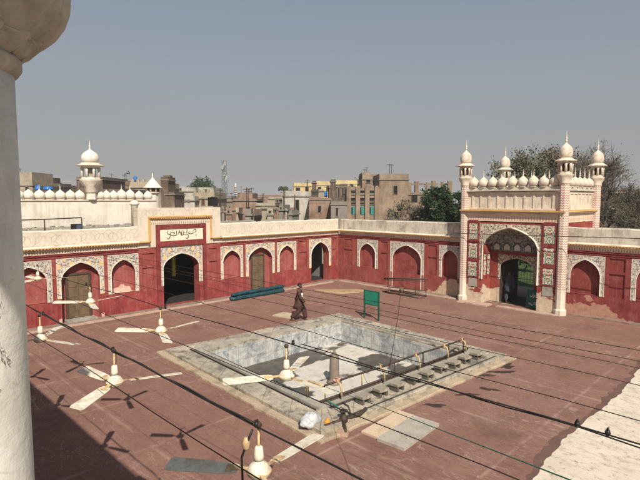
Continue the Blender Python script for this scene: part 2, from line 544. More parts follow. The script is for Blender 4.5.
def marble():
    g = NT('grey marble basin tiles', 0.45, 0.35)
    x, y, z = g.xyz()
    s = g.M('ADD', x, y)
    cell = g.M('FLOOR', g.M('DIVIDE', s, 0.42))
    j = g.M('ABSOLUTE', g.M('SUBTRACT', g.M('FRACT', g.M('DIVIDE', s, 0.42)), 0.5))
    zj = g.M('ABSOLUTE', g.M('SUBTRACT', g.M('FRACT', g.M('DIVIDE', z, 0.45)), 0.5))
    joint = g.M('MAXIMUM', g.map(j, 0.475, 0.49), g.map(zj, 0.475, 0.49))
    wn_ = g.node('ShaderNodeTexWhiteNoise', noise_dimensions='2D')
    cv = g.node('ShaderNodeCombineXYZ', {0: cell, 1: g.M('FLOOR', g.M('DIVIDE', z, 0.45))})
    g.t.links.new(cv.outputs[0], wn_.inputs['Vector'])
    col = g.mix(g.map(g.noise(2.2, 7, 0.7, dist=1.5), 0.38, 0.62), (0.16, 0.18, 0.2), (0.5, 0.5, 0.48))
    col = g.mix(g.M('MULTIPLY', wn_.outputs[0], 0.45), col, (0.6, 0.58, 0.53))
    col = g.mix(g.map(g.noise(3.4, 6, 0.7, g.scale(3, 3, 0.8)), 0.52, 0.72, 0, 0.7), col, (0.16, 0.16, 0.165))
    col = g.mix(g.M('MULTIPLY', joint, 0.7), col, (0.18, 0.17, 0.16))
    return g.done(col)


def basin_floor():
    g = NT('basin floor with drying water', 0.8, 0.3)
    n = g.noise(0.42, 6, 0.5, g.scale(1.5, 1.0, 1, (1.4, 2.35, 0), 0.5))
    wet = g.map(n, 0.462, 0.49)
    col = g.mix(g.map(g.noise(2.5, 7, 0.7), 0.3, 0.7), (0.4, 0.37, 0.32), (0.59, 0.55, 0.475))
    dk = g.mix(g.map(g.noise(3, 5), 0.3, 0.7), (0.05, 0.043, 0.036), (0.11, 0.096, 0.08))
    g.put(g.b.inputs['Roughness'], g.map(wet, 0, 1, 0.85, 0.4))
    return g.done(g.mix(wet, col, dk))


def leaf_mat(name, c, c2):
    g = NT(name, 0.75, 0.2)
    g.b.inputs['Subsurface Weight'].default_value = 0.0
    v = g.vor(1.7)
    pick = g.node('ShaderNodeSeparateColor', {0: v.outputs['Color']})
    return g.done(g.mix(pick.outputs[0], c, c2))


def brick(name, c, c2, mortar=(0.3, 0.25, 0.2), sc=1.0):
    g = NT(name, 0.9, 0.15)
    b = g.node('ShaderNodeTexBrick', {'Color1': c, 'Color2': c2, 'Mortar': mortar, 'Scale': sc, 'Mortar Size': 0.014,
                                      'Brick Width': 0.24, 'Row Height': 0.085, 'Bias': 0.0})
    x, y, z = g.xyz()
    cv = g.node('ShaderNodeCombineXYZ', {0: g.M('ADD', x, y), 1: z})
    g.t.links.new(cv.outputs[0], b.inputs['Vector'])
    col = g.mix(g.map(g.noise(0.3, 7, 0.7), 0.38, 0.66, 0, 0.9), b.outputs[0], tuple(v * 0.4 for v in c))
    col = g.mix(g.map(g.noise(0.9, 5, 0.6, g.scale(3, 3, 0.6)), 0.5, 0.8, 0, 0.5), col, (0.38, 0.32, 0.25))
    return g.done(col)


PALE = pale_floor()
MARBLE = marble()
BASIN = basin_floor()

# ------------------------------------------------------------------ setting
PX0, PX1, PY0, PY1 = -14.8, -8.75, 9.15, 15.72        # inner edge of the pool


def frame_sheet(name, x0, x1, y0, y1, z, hole, mat):
    a, b, c, d = hole
    m = MB()
    for q in ((x0, x1, y0, c), (x0, x1, d, y1), (x0, a, c, d), (b, x1, c, d)):
        m.poly([(q[0], q[2], z), (q[1], q[2], z), (q[1], q[3], z), (q[0], q[3], z)])
    o = m.build(name, mat)
    return tag(o, kind='structure')


hole = (PX0 - 0.3, PX1 + 0.3, PY0 - 0.3, PY1 + 0.3)
EARTH = plaster('bare town ground', (0.27, 0.22, 0.16), (0.16, 0.13, 0.1), 0.6, 0.05, 0.03, 0.1)
frame_sheet('ground', -600, 600, -600, 600, -0.03, hole, EARTH)
frame_sheet('courtyard_floor', -23.48, -3.72, -3, 25.28, 0.0, hole, FLOOR)

m = MB()
pts = []
random.seed(3)
y = -3.0
while y < 25.3:
    pts.append((-3.72 + 0.07 * sin(y * 0.9) + 0.025 * sin(y * 4.1) + random.uniform(-0.03, 0.03), y))
    y += 0.16
for i in range(len(pts) - 1):
    m.poly([(pts[i][0], pts[i][1], 0.006), (9, pts[i][1], 0.006), (9, pts[i + 1][1], 0.006), (pts[i + 1][0], pts[i + 1][1], 0.006)])
    m.poly([(pts[i][0], pts[i][1], -0.02), (pts[i][0], pts[i][1], 0.006), (pts[i + 1][0], pts[i + 1][1], 0.006), (pts[i + 1][0], pts[i + 1][1], -0.02)])
tag(m.build('pale_paving', PALE), kind='structure')
m = MB()
for i in range(len(pts) - 1):
    w0, w1 = (0.17 + 0.06 * sin(k * 0.23) + random.uniform(-0.05, 0.05) for k in (i, i))
    if i == 0: wl = w0
    m.poly([(pts[i][0] - wl, pts[i][1], 0.003), (pts[i][0] + 0.02, pts[i][1], 0.003), (pts[i + 1][0] + 0.02, pts[i + 1][1], 0.003), (pts[i + 1][0] - w1, pts[i + 1][1], 0.003)])
    wl = w1
tag(m.build('dirt_strip', plaster('dark dirt along the paving edge', (0.14, 0.08, 0.063), (0.1, 0.058, 0.047), 0.7, 1.5, 0.01, 0.2)), kind='structure')

LAWN = leaf_mat('lawn grass', (0.04, 0.066, 0.02), (0.07, 0.097, 0.033))
m = MB()
m.poly([(-30, 31.5, -0.012), (8, 31.5, -0.012), (8, 62, -0.012), (-30, 62, -0.012)])
tag(m.build('lawn', LAWN), kind='structure')

m = MB()
m.poly([(-29.4, -3.5, 0.004), (-24.06, -3.5, 0.004), (-24.06, 25, 0.004), (-29.4, 25, 0.004)])
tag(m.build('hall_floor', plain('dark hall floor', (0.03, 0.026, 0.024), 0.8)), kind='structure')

# kerb and drain strip along the foot of the arcades
KERB = plaster('pinkish cement kerb', (0.46, 0.32, 0.25), (0.25, 0.17, 0.14), 0.7, 1.4, 0.012, 0.2)
GRIT = plaster('dirty drain strip', (0.26, 0.19, 0.15), (0.12, 0.09, 0.07), 0.8, 2.2, 0.02, 0.2)


def ragged(name, mat, fn, a, b, step, w0, w1, z, jit=0.03):
    """low uneven strip following a wall; fn maps (along, across) to x, y"""
    m = MB()
    random.seed(len(name) + int(a * 7))
    n = int((b - a) / step)
    P = []
    for i in range(n + 1):
        t = a + (b - a) * i / n
        P.append((t, w0 + random.uniform(-jit, jit), w1 + random.uniform(-jit, jit), z + random.uniform(-0.4, 0.4) * min(jit, z * 0.5)))
    R = []
    for t, p, q, h in P:
        R.append([(*fn(t, p), -0.02), (*fn(t, p), h), (*fn(t, q), h), (*fn(t, q), -0.02)])
    m.rings(R, s=False)
    return tag(m.build(name, mat), kind='structure')


ragged('drain_strip', GRIT, lambda t, w: (-23.5 + w, t), -3, 24.6, 0.4, 0.005, 0.62, 0.02)
ragged('kerb_strip', KERB, lambda t, w: (-23.5 + w, t), -3, 23.9, 0.5, 0.66, 0.9, 0.05)
ragged('drain_strip', GRIT, lambda t, w: (t, 25.3 - w), -22.8, -13.9, 0.4, 0.005, 0.62, 0.02)
ragged('kerb_strip', KERB, lambda t, w: (t, 25.3 - w), -22.6, -13.9, 0.5, 0.66, 0.86, 0.05)
ragged('drain_strip', GRIT, lambda t, w: (t, 25.3 - w), -8.0, 6, 0.3, 0.005, 0.32, 0.06, 0.05)
ragged('kerb_strip', KERB, lambda t, w: (t, 24.6 - w), -13.4, -11.75, 0.4, 0.05, 0.75, 0.07, 0.04)
ragged('kerb_strip', KERB, lambda t, w: (t, 24.6 - w), -11.4, -8.5, 0.4, 0.05, 0.45, 0.05, 0.04)


# ------------------------------------------------------------------ arcades
def arch_pts(a0, a1, zs, za, n=9):
    """pointed four-centred arch from the left springing to the right one"""
    c = (a0 + a1) / 2
    w = (a1 - a0) / 2
    h = za - zs
    P = []
    for i in range(2 * n + 1):
        t = -1 + i / n
        u = abs(t)
        k = (1 - u ** 2.35) ** (1 / 1.75)
        zz = 0.7 * k + 0.3 * (1 - u) ** 1.05
        P.append((c + w * t, zs + h * zz))
    return P


def arch_face(m, s0, s1, z0, z1, a0, a1, zs, za, y, mi=0):
    P = arch_pts(a0, a1, zs, za)
    m.poly([(s0, y, z0), (a0, y, z0), (a0, y, zs), (s0, y, zs)], mi)
    m.poly([(a1, y, z0), (s1, y, z0), (s1, y, zs), (a1, y, zs)], mi)
    m.poly([(s0, y, zs), (a0, y, zs), (a0, y, z1), (s0, y, z1)], mi)
    m.poly([(a1, y, zs), (s1, y, zs), (s1, y, z1), (a1, y, z1)], mi)
    for (x, z), (x2, z2) in zip(P[:-1], P[1:]):
        m.poly([(x, y, z), (x2, y, z2), (x2, y, z1), (x, y, z1)], mi)


def arch_reveal(m, a0, a1, z0, zs, za, y0, y1, mi=0, back=None):
    P = [(a0, z0)] + arch_pts(a0, a1, zs, za) + [(a1, z0)]
    for (x, z), (x2, z2) in zip(P[:-1], P[1:]):
        m.poly([(x, y0, z), (x, y1, z), (x2, y1, z2), (x2, y0, z2)], mi)
    m.poly([(a0, y0, z0), (a1, y0, z0), (a1, y1, z0), (a0, y1, z0)], mi)
    if back is not None:
        c = (a0 + a1) / 2
        for (x, z), (x2, z2) in zip(P[:-1], P[1:]):
            m.poly([(x, y1, z), (x2, y1, z2), (c, y1, z0)], back)


def arch_rim(m, a0, a1, z0, zs, za, y, r, mi):
    P = [(a0, z0)] + arch_pts(a0, a1, zs, za) + [(a1, z0)]
    m.tube([(x, y, z) for x, z in P], r, 4, mi, False)


def bay(root, b, wallm, nichem, border, thick):
    """one bay of an arcade; every opening is a real recess"""
    k = b['k']
    s0, s1, z0, z1 = b['s0'], b['s1'], b['z0'], b['z1']
    if k == 'panel':
        m = MB()
        d = 0.05
        m.poly([(s0, d, z0), (s1, d, z0), (s1, d, z1), (s0, d, z1)])
        for q in (((s0, z0), (s1, z0)), ((s1, z0), (s1, z1)), ((s1, z1), (s0, z1)), ((s0, z1), (s0, z0))):
            (a, c), (e, f) = q
            m.poly([(a, 0, c), (e, 0, f), (e, d, f), (a, d, c)])
        return m.build('wall_panel', wallm, root)
    a0, a1, zs, za = b['a0'], b['a1'], b['zs'], b['za']
    dep = b.get('dep', 0.24)
    m = MB()
    if k == 'niche':
        arch_reveal(m, a0, a1, z0 + 0.02, zs, za, -0.012, dep, 0, 0)
        n = m.build('niche', b.get('nm', nichem), root)
    elif k == 'door':
        arch_reveal(m, a0, a1, 0.0, zs, za, -0.012, dep, 0, 0)
        n = m.build('door_niche', b.get('nm', nichem), root)
        d0, d1, dz = b['d0'], b['d1'], b['dz']
        f = MB()
        for (p, q) in ((d0, d0 + 0.09), (d1 - 0.09, d1)):
            f.box(p, q, dep - 0.09, dep - 0.004, 0.1, dz)
        f.box(d0 + 0.09, d1 - 0.09, dep - 0.09, dep - 0.004, dz - 0.09, dz)
        dr = f.build('door', WOOD_F, root)
        mid = (d0 + d1) / 2
        for p, q in ((d0 + 0.09, mid - 0.006), (mid + 0.006, d1 - 0.09)):
            l = MB()
            l.box(p, q, dep - 0.05, dep - 0.01, 0.12, dz - 0.092)
            for r in range(4):
                za_, zb_ = 0.2 + r * (dz - 0.4) / 4, 0.13 + (r + 1) * (dz - 0.4) / 4
                l.box(p + 0.05, q - 0.05, dep - 0.066, dep - 0.049, za_, zb_)
            l.build('door_leaf', WOOD, dr)
        t = MB()
        t.box(d0 - 0.1, d1 + 0.1, -0.25, dep - 0.005, 0.0, 0.1)
        t.build('doorstep', CONC, dr)
    else:
        arch_reveal(m, a0, a1, 0.0, zs, za, -0.012, thick, 0)
        n = m.build('archway', b.get('nm', wallm), root)
    o = MB()
    arch_face(o, s0, s1, z0, z1, a0, a1, zs, za, -0.012, 0)
    e = 0.03
    for p, q, u, v in ((s0 - e, s0, z0, z1 + e), (s1, s1 + e, z0, z1 + e), (s0, s1, z1, z1 + e)):
        o.box(p, q, -0.02, 0.002, u, v, 1)
    arch_rim(o, a0, a1, z0, zs, za, -0.014, 0.02, 2)
    arch_rim(o, a0 - 0.05, a1 + 0.05, z0, zs, za + 0.055, -0.013, 0.008, 2)
    Q = arch_pts(a0 - 0.075, a1 + 0.075, zs, za + 0.085)
    for x_, z_ in Q[1:-1]:
        o.lathe([(0.001, -0.02), (0.022, -0.013), (0.022, -0.002)], (0, 0, 0), 6, 2) if False else o.box(x_ - 0.017, x_ + 0.017, -0.017, -0.011, z_ - 0.017, z_ + 0.017, 2)
    mid_ = (a0 + a1) / 2
    o.v = [(x_ - mid_, y_, z_) for x_, y_, z_ in o.v]
    o.build('floral_border', [b.get('bm', border), CREAM, LIME], n, (mid_, 0, 0))
    if k in ('door', 'open'):
        j = MB()
        for p, q in ((s0, a0), (a1, s1)):
            j.poly([(p, -0.004, 0), (q, -0.004, 0), (q, -0.004, z0), (p, -0.004, z0)])
        j.build('jamb', b.get('jm', wallm), n)
    return n


def wing(name, label, loc, rz, s0, s1, bays, wall_m, niche_m, dado_m, depth, back_holes=(), end_hole=None, cut=None, parapet_m=None, jog=0.0):
    """an arcade range: local x runs along the wall, -y faces the courtyard"""
    root = thing(name, label, 'building', loc, rz)
    ZT = 3.12
    bays = sorted(bays, key=lambda b: b['s0'])
    m = MB()
    x = s0
    cols = []
    for b in bays:
        if b['k'] == 'panel' and cols and abs(cols[-1][0] - b['s0']) < 1e-6:
            cols[-1][2].append(b)
            continue
        cols.append([b['s0'], b['s1'], [b]])
    for a, c, bs in cols:
        if a > x: m.poly([(x, 0, 0), (a, 0, 0), (a, 0, ZT), (x, 0, ZT)])
        z = 0.0
        for b in sorted(bs, key=lambda q: q['z0']):
            zb = b['z0'] if b['k'] in ('niche', 'panel') else 0.0
            if zb > z: m.poly([(a, 0, z), (c, 0, z), (c, 0, zb), (a, 0, zb)])
            z = b['z1']
        if z < ZT: m.poly([(a, 0, z), (c, 0, z), (c, 0, ZT), (a, 0, ZT)])
        x = c
    m.poly([(x, 0, 0), (s1, 0, 0), (s1, 0, ZT), (x, 0, ZT)])
    # back, ends and thickness (solid where there is no archway)
    T = 0.55
    ops = [(b['a0'] - 0.002, b['a1'] + 0.002, b['za']) for b in bays if b['k'] == 'open']
    x = s0
    for a, c, za in sorted(ops) + [(s1, s1, 0)]:
        if a > x: m.poly([(x, T, 0), (a, T, 0), (a, T, 4.0), (x, T, 4.0)])
        if c > a: m.poly([(a, T, za), (c, T, za), (c, T, 4.0), (a, T, 4.0)])
        x = c
    m.poly([(s0, 0, 0), (s0, T, 0), (s0, T, ZT), (s0, 0, ZT)])
    m.poly([(s1, 0, 0), (s1, T, 0), (s1, T, ZT), (s1, 0, ZT)])
    m.build('wall', wall_m, root)
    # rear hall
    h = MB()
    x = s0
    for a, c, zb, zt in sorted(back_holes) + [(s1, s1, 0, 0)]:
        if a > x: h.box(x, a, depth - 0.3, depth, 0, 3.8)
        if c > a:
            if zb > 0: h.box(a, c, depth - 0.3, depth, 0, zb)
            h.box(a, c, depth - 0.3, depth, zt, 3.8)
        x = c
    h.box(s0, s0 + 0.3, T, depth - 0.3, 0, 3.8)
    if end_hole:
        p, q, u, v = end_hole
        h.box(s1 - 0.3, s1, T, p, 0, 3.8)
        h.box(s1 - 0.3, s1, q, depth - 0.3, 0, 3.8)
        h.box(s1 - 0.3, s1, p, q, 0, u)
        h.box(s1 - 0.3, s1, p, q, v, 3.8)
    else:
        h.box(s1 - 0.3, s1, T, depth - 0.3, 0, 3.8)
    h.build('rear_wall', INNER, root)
    r = MB()
    r.box(s0, s1, 0.32, depth + 0.2, 3.8, 4.0)
    r.build('roof', ROOF, root)
    for b in bays:
        bay(root, b, wall_m, niche_m, FLORAL, T)
    # dado: a slightly proud coat below the niches
    x = s0 + jog
    dz = 0.97
    for a, c in sorted([(b['s0'] if b['k'] == 'door' else b['a0'], b['s1'] if b['k'] == 'door' else b['a1']) for b in bays if b['k'] in ('open', 'door')]) + [(s1, s1)]:
        if a > x:
            d = MB()
            d.box(x, a, -0.016, 0.001, 0, dz)
            d.build('dado', dado_m, root)
        x = c
    segs = [(s0 + jog, s1)] if cut is None else [(s0 + jog, cut[0]), (cut[1], s1)]
    t = MB()
    fr = MB()
    co = MB()
    pa = MB()
    for a, c in segs:
        for z, hh, pr in ((2.93, 0.035, 0.03), (3.045, 0.04, 0.045), (3.1, 0.03, 0.06)):
            t.box(a, c, -pr, 0.003, z, z + hh)
        fr.box(a, c, -0.03, 0.3, 3.13, 3.335)
        # ochre scalloped cornice
        co.box(a, c, -0.2, 0.3, 3.4, 3.43)
        co.add([(a, -0.2, 3.43), (c, -0.2, 3.43), (c, -0.02, 3.5), (a, -0.02, 3.5)], [(0, 1, 2, 3)], 1)
        co.box(a, c, -0.1, 0.3, 3.337, 3.4, 1)
        k = int((c - a) / 0.13)
        for i in range(k):
            p = a + (i + 0.5) * (c - a) / k
            co.box(p - 0.03, p + 0.03, -0.19, -0.1, 3.36, 3.4)
        # parapet with a wavering worn top
        n = max(2, int((c - a) / 0.5))
        R = []
        random.seed(int(a * 10) + n)
        for i in range(n + 1):
            q = a + (c - a) * i / n
            zt = 4.2 + random.uniform(-0.025, 0.025)
            R.append([(q, 0.0, 3.44), (q, 0.0, zt - 0.05), (q, 0.06, zt), (q, 0.27, zt - 0.015), (q, 0.33, zt - 0.07), (q, 0.33, 3.44)])
        pa.rings(R, s=False)
    t.build('moulding', RED_TRIM, root)
    fr.build('frieze', FRIEZE, root)
    co.build('cornice', [YELLOW, CREAM], root)
    pa.build('parapet', parapet_m or PARA, root)
    return root


def niche(s0, s1, a0, a1, zs=2.05, za=2.64, z0=1.02, z1=2.86, **k):
    return dict(k='niche', s0=s0, s1=s1, a0=a0, a1=a1, zs=zs, za=za, z0=z0, z1=z1, **k)


def panels(s0, s1):
    return [dict(k='panel', s0=s0, s1=s1, z0=1.04, z1=2.12), dict(k='panel', s0=s0, s1=s1, z0=2.24, z1=2.84)]


baysA = [niche(5.15, 6.86, 5.3, 6.69), niche(1.0, 2.6, 1.15, 2.45)] + panels(3.2, 4.0)
baysA += [dict(k='door', s0=7.1, s1=9.1, a0=7.24, a1=8.95, zs=1.95, za=2.68, z0=1.12, z1=2.88, d0=7.5, d1=8.6, dz=2.18, dep=0.3, bm=FLORAL_R, jm=RED_DADO_P, nm=RED_NICHE)]
baysA += [niche(9.34, 10.79, 9.47, 10.66, nm=RED_NICHE_P)] + panels(11.02, 11.62)
baysA += [dict(k='open', s0=12.0, s1=14.4, a0=12.12, a1=14.22, zs=2.05, za=2.72, z0=1.1, z1=3.12, bm=FLORAL_R)]
baysA += panels(14.85, 15.36) + [niche(15.62, 17.1, 15.75, 16.97, bm=FLORAL_R)]
baysA += [dict(k='door', s0=17.36, s1=19.5, a0=17.5, a1=19.36, zs=1.98, za=2.68, z0=1.0, z1=2.88, d0=17.9, d1=18.9, dz=2.24, dep=0.3, bm=FLORAL_R, jm=RED)]
baysA += [niche(19.75, 21.3, 19.9, 21.15, bm=FLORAL_R)] + panels(21.55, 22.25)
baysA += [dict(k='open', s0=22.5, s1=24.55, a0=22.66, a1=24.38, zs=1.9, za=2.68, z0=1.0, z1=2.88, bm=FLORAL_R)] + panels(24.7, 25.14)

wingA = wing('arcade_building', 'long red arcade with wooden doors, cream parapet and a dark arched portal bearing an inscription', (-23.5, 0, 0), radians(90),
             -4.0, 25.3, baysA, RED, RED_NICHE, RED_DADO, 6.3, end_hole=(0.9, 1.6, 0.9, 2.4), cut=(10.83, 15.61))

# raised portal of the left arcade
p = MB()
p.box(10.83, 11.36, -0.03, 0.42, 3.13, 5.1)
p.box(15.02, 15.61, -0.03, 0.42, 3.13, 5.1)
p.box(11.36, 15.02, -0.03, 0.42, 4.62, 5.1)
p.box(11.36, 15.02, 0.02, 0.42, 3.13, 4.62)
portal = p.build('portal', PARA_UP, wingA)
q = MB()
for a, c in ((11.36, 11.46), (14.92, 15.02)):
    q.box(a, c, -0.1, 0.02, 3.42, 4.6)
q.box(11.36, 15.02, -0.16, 0.02, 4.6, 4.68)
q.box(10.83, 11.36, -0.2, -0.031, 3.4, 3.45)
q.box(15.02, 15.61, -0.2, -0.031, 3.4, 3.45)
for i in range(30):
    t = 11.42 + i * 3.54 / 29
    q.box(t - 0.04, t + 0.04, -0.14, -0.06, 4.54, 4.6)
q.build('ochre_trim', YELLOW, portal)
q = MB()
q.box(11.46, 14.92, -0.05, 0.018, 4.25, 4.5)
q.box(11.46, 11.74, -0.05, 0.018, 3.13, 4.25)
q.box(14.66, 14.92, -0.05, 0.018, 3.13, 4.25)
q.build('frieze', FRIEZE_UP, portal)
q = MB()
for a, c in ((11.76, 11.95), (14.46, 14.64)):
    q.box(a, c, -0.1, -0.002, 0.0, 4.22)
q.box(11.95, 14.46, -0.1, -0.002, 4.03, 4.22)
q.box(11.95, 14.46, -0.1, -0.002, 3.14, 3.4)
q.build('red_frame', RED_TRIM, portal)
q = MB()
q.box(11.95, 14.46, -0.05, 0.018, 3.4, 4.03)
SIGNW = plaster('cream sign plaster', (0.76, 0.68, 0.52), (0.6, 0.48, 0.34), 0.4, 3.0, 0.002)
sign = q.build('sign_panel', SIGNW, portal)
INK = plain('dark brown sign paint', (0.05, 0.035, 0.03), 0.7)


def strokes(lines, to3d, r, mat, name, parent):
    """brush lettering, each stroke a thin flattened ribbon"""
    m = MB()
    for l in lines:
        P = []
        for i in range(len(l) - 1):          # Catmull-Rom
            p0, p1, p2, p3 = l[max(i - 1, 0)], l[i], l[i + 1], l[min(i + 2, len(l) - 1)]
            for k in range(5):
                t = k / 5
                P.append(tuple(0.5 * (2 * b + (c - a) * t + (2 * a - 5 * b + 4 * c - d) * t * t + (3 * b - a - 3 * c + d) * t ** 3)
                               for a, b, c, d in zip(p0, p1, p2, p3)))
        P.append(l[-1])
        n = len(P)
        rs = [r * (0.55 + 0.75 * sin(pi * min(1, (i + 0.6) / n))) for i in range(n)]
        m.tube([to3d(*q) for q in P], rs, 5)
    return m.build(name, mat, parent)


L = [[(128, 108), (120, 138), (140, 152), (160, 140), (168, 118)], [(158, 140), (152, 182), (130, 207), (112, 192)], [(160, 156), (198, 167), (246, 156)],
     [(165, 132), (196, 124), (212, 140), (190, 146)], [(240, 108), (236, 152)], [(212, 160), (222, 166)], [(274, 104), (284, 108)], [(250, 152), (286, 124), (300, 160), (345, 150)],
     [(301, 112), (306, 158)], [(322, 100), (328, 150)], [(262, 126), (282, 118)], [(376, 86), (371, 140)], [(345, 160), (382, 148), (391, 178), (376, 206), (355, 190)],
     [(385, 130), (428, 145), (470, 124)], [(458, 104), (488, 90), (499, 108), (476, 130)], [(500, 146), (496, 170)], [(182, 108), (190, 112)], [(338, 128), (352, 122)], [(410, 120), (420, 124)]]


def sgn(u, v):
    t = (u - 38) / 542
    return (11.95 + 0.06 + t * 2.39, -0.054, 4.0 - (v - (97 - 25 * t)) / 132 * 0.58)


strokes(L, sgn, 0.016, INK, 'inscription', portal)

baysB1 = panels(-22.95, -22.2) + [niche(-21.7, -20.0, -21.52, -20.18)] + panels(-19.75, -19.2)
baysB1 += [niche(-18.95, -16.5, -18.78, -16.67, 1.95, 2.72, 0.08, 2.88)] + panels(-16.2, -15.6) + [niche(-15.4, -14.05, -15.26, -14.19)]
wingB1 = wing('arcade_building', 'red arcade with three blind arches running from the corner to the domed gate', (0, 25.3, 0), 0, -23.5, -13.6, baysB1,
              RED, NICHE_B, RED_B, 4.6, jog=0.21, parapet_m=CREAM_WORN)
baysB2 = []
for k in range(4):
    o = 2.75 * k
    baysB2 += [niche(-8.38 + o, -6.75 + o, -8.22 + o, -6.9 + o, 2.0, 2.7)] + panels(-6.55 + o, -5.9 + o)
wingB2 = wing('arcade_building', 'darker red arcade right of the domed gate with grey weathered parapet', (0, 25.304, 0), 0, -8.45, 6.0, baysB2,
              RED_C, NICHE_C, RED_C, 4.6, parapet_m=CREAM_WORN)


# ------------------------------------------------------------------ domes and turrets
def onion(r, h):
    return [(r * 0.74, 0), (r * 0.92, h * 0.1), (r, h * 0.26), (r * 0.99, h * 0.42), (r * 0.9, h * 0.56), (r * 0.7, h * 0.7), (r * 0.4, h * 0.82), (r * 0.19, h * 0.9), (r * 0.08, h * 0.97), (r * 0.05, h)]


def finial(m, x, y, z, h, mi=0):
    m.lathe([(0.02 * h / 0.5, 0), (0.06 * h / 0.5, h * 0.12), (0.02 * h / 0.5, h * 0.24), (0.05 * h / 0.5, h * 0.38), (0.015 * h / 0.5, h * 0.5),
             (0.03 * h / 0.5, h * 0.6), (0.012 * h / 0.5, h * 0.7), (0.003, h)], (x, y, z), 8, mi)


def bud(m, x, y, z, r=0.27, h=0.6, spike=0.0, n=14, mi=0, mk=1):
    m.lathe([(r * 0.75, 0), (r * 0.8, 0.05), (r * 0.55, 0.07)], (x, y, z), n, mk)
    m.lathe([(a, b + 0.07) for a, b in onion(r, h - 0.07)], (x, y, z), n, mi)
    if spike: finial(m, x, y, z + h * 0.97, spike, mi)


def turret(root, x, y, zb, z0=0.0, rs=0.225, dark=True, shaft_m=None, s=1.0):
    """octagonal corner turret with a little domed kiosk on top; zb = kiosk floor"""
    m = MB()
    m.lathe([(rs * 1.25, z0), (rs * 1.25, z0 + 0.25), (rs, z0 + 0.32), (rs, zb - 0.42 * s)], (0, 0, 0), 8, 0, False, pi / 8)
    t = m.build('turret', shaft_m or ZIG, root, (x, y, 0))
    c = MB()
    c.lathe([(rs, zb - 0.42 * s), (rs * 1.15, zb - 0.36 * s), (rs * 1.02, zb - 0.3 * s), (rs * 1.5, zb - 0.08 * s), (rs * 1.62, zb), (rs * 1.62, zb + 0.05 * s), (rs * 1.3, zb + 0.06 * s)], (0, 0, 0), 16, 0, True, 0, (2, 4, 12, 0.12))
    c.build('lotus_corbel', CREAM_DOME, t)
    k = MB()
    rk = rs * 1.38
    hk = 0.58 * s
    k.lathe([(rk, zb + 0.06 * s), (rk, zb + 0.16 * s)], n=8, s=False, ph=pi / 8)
    k.lathe([(rk, zb + 0.06 * s + hk * 0.82), (rk, zb + 0.06 * s + hk)], n=8, s=False, ph=pi / 8)
    for i in range(8):
        a = pi / 8 + i * pi / 4
        k.lathe([(0.06 * s, zb + 0.16 * s), (0.05 * s, zb + 0.4 * s), (0.075 * s, zb + 0.06 * s + hk * 0.82)], (rk * 0.9 * cos(a), rk * 0.9 * sin(a), 0), 6)
    k.lathe([(rk * 0.62, zb + 0.15 * s), (rk * 0.62, zb + 0.06 * s + hk * 0.83)], n=8, m=1, s=False)  # dark core added so the open kiosk reads shaded inside
    k.build('kiosk', [CREAM_DOME, WOOD_F], t)
    e = MB()
    ze = zb + 0.06 * s + hk
    e.lathe([(rk * 1.5, ze), (rk * 1.55, ze + 0.025), (rk * 1.0, ze + 0.13 * s), (rk * 0.95, ze + 0.16 * s)], n=8, s=False, ph=pi / 8)
    e.build('eave', CREAM_DOME, t)
    d = MB()
    d.lathe([(a, b + ze + 0.16 * s) for a, b in onion(rs * 1.36, 0.74 * s)], n=20)
    finial(d, 0, 0, ze + 0.16 * s + 0.72 * s, 0.55 * s)
    d.build('dome', CREAM_DOME, t)
    return t


# ------------------------------------------------------------------ gate
gate = thing('gatehouse', 'two storey painted gatehouse with four domed corner turrets and a row of bud domes', 'gatehouse', (-10.95, 24.6, 0))
GW, GD = 2.5, 4.9
zT = 4.38
m = MB()                                                   # front wall with the tall arch
A0, A1, AS, AA = -1.45, 1.45, 3.12, 4.1
for q in ((-GW, -1.62), (1.62, GW)):
    m.poly([(q[0], 0, 0), (q[1], 0, 0), (q[1], 0, zT), (q[0], 0, zT)])
m.poly([(-1.62, 0, 4.26), (1.62, 0, 4.26), (1.62, 0, zT), (-1.62, 0, zT)])
for q in ((-1.62, A0), (A1, 1.62)):
    m.poly([(q[0], 0, 0), (q[1], 0, 0), (q[1], 0, 1.3), (q[0], 0, 1.3)])
# recess jambs
for sx, x in ((1, A0), (-1, A1)):
    m.poly([(x, 0, 0), (x, 1.0, 0), (x, 1.0, AS), (x, 0, AS)])
# outer side walls and the block behind
for x in (-GW, GW):
    m.poly([(x, 0, 0), (x, 3.3, 0), (x, 3.3, zT), (x, 0, zT)])
m.box(-GW, GW, 3.3, GD, 3.0, zT)
for x in (-GW, GW - 0.55):
    m.box(x, x + 0.55, 4.3, GD, 0, 3.0)
# inner back wall of the recess with the small arch
a0, a1, asp, aap = -0.91, 0.91, 1.98, 2.46
m.poly([(A0, 1.0, 0), (a0 - 0.12, 1.0, 0), (a0 - 0.12, 1.0, 2.68), (A0, 1.0, 2.68)])
m.poly([(a1 + 0.12, 1.0, 0), (A1, 1.0, 0), (A1, 1.0, 2.68), (a1 + 0.12, 1.0, 2.68)])
m.build('wall', GATE_RED, gate)
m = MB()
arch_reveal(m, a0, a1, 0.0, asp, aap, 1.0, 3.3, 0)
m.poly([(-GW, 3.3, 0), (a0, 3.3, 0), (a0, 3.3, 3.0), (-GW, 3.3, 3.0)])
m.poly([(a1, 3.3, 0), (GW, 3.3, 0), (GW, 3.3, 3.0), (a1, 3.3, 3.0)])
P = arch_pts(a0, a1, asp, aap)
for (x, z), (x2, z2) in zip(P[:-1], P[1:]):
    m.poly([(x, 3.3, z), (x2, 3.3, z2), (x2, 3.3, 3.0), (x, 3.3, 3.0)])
m.build('passage', plain('dark passage plaster', (0.05, 0.035, 0.03), 0.9), gate)  # one even dark tone, well below the gate red
m = MB()
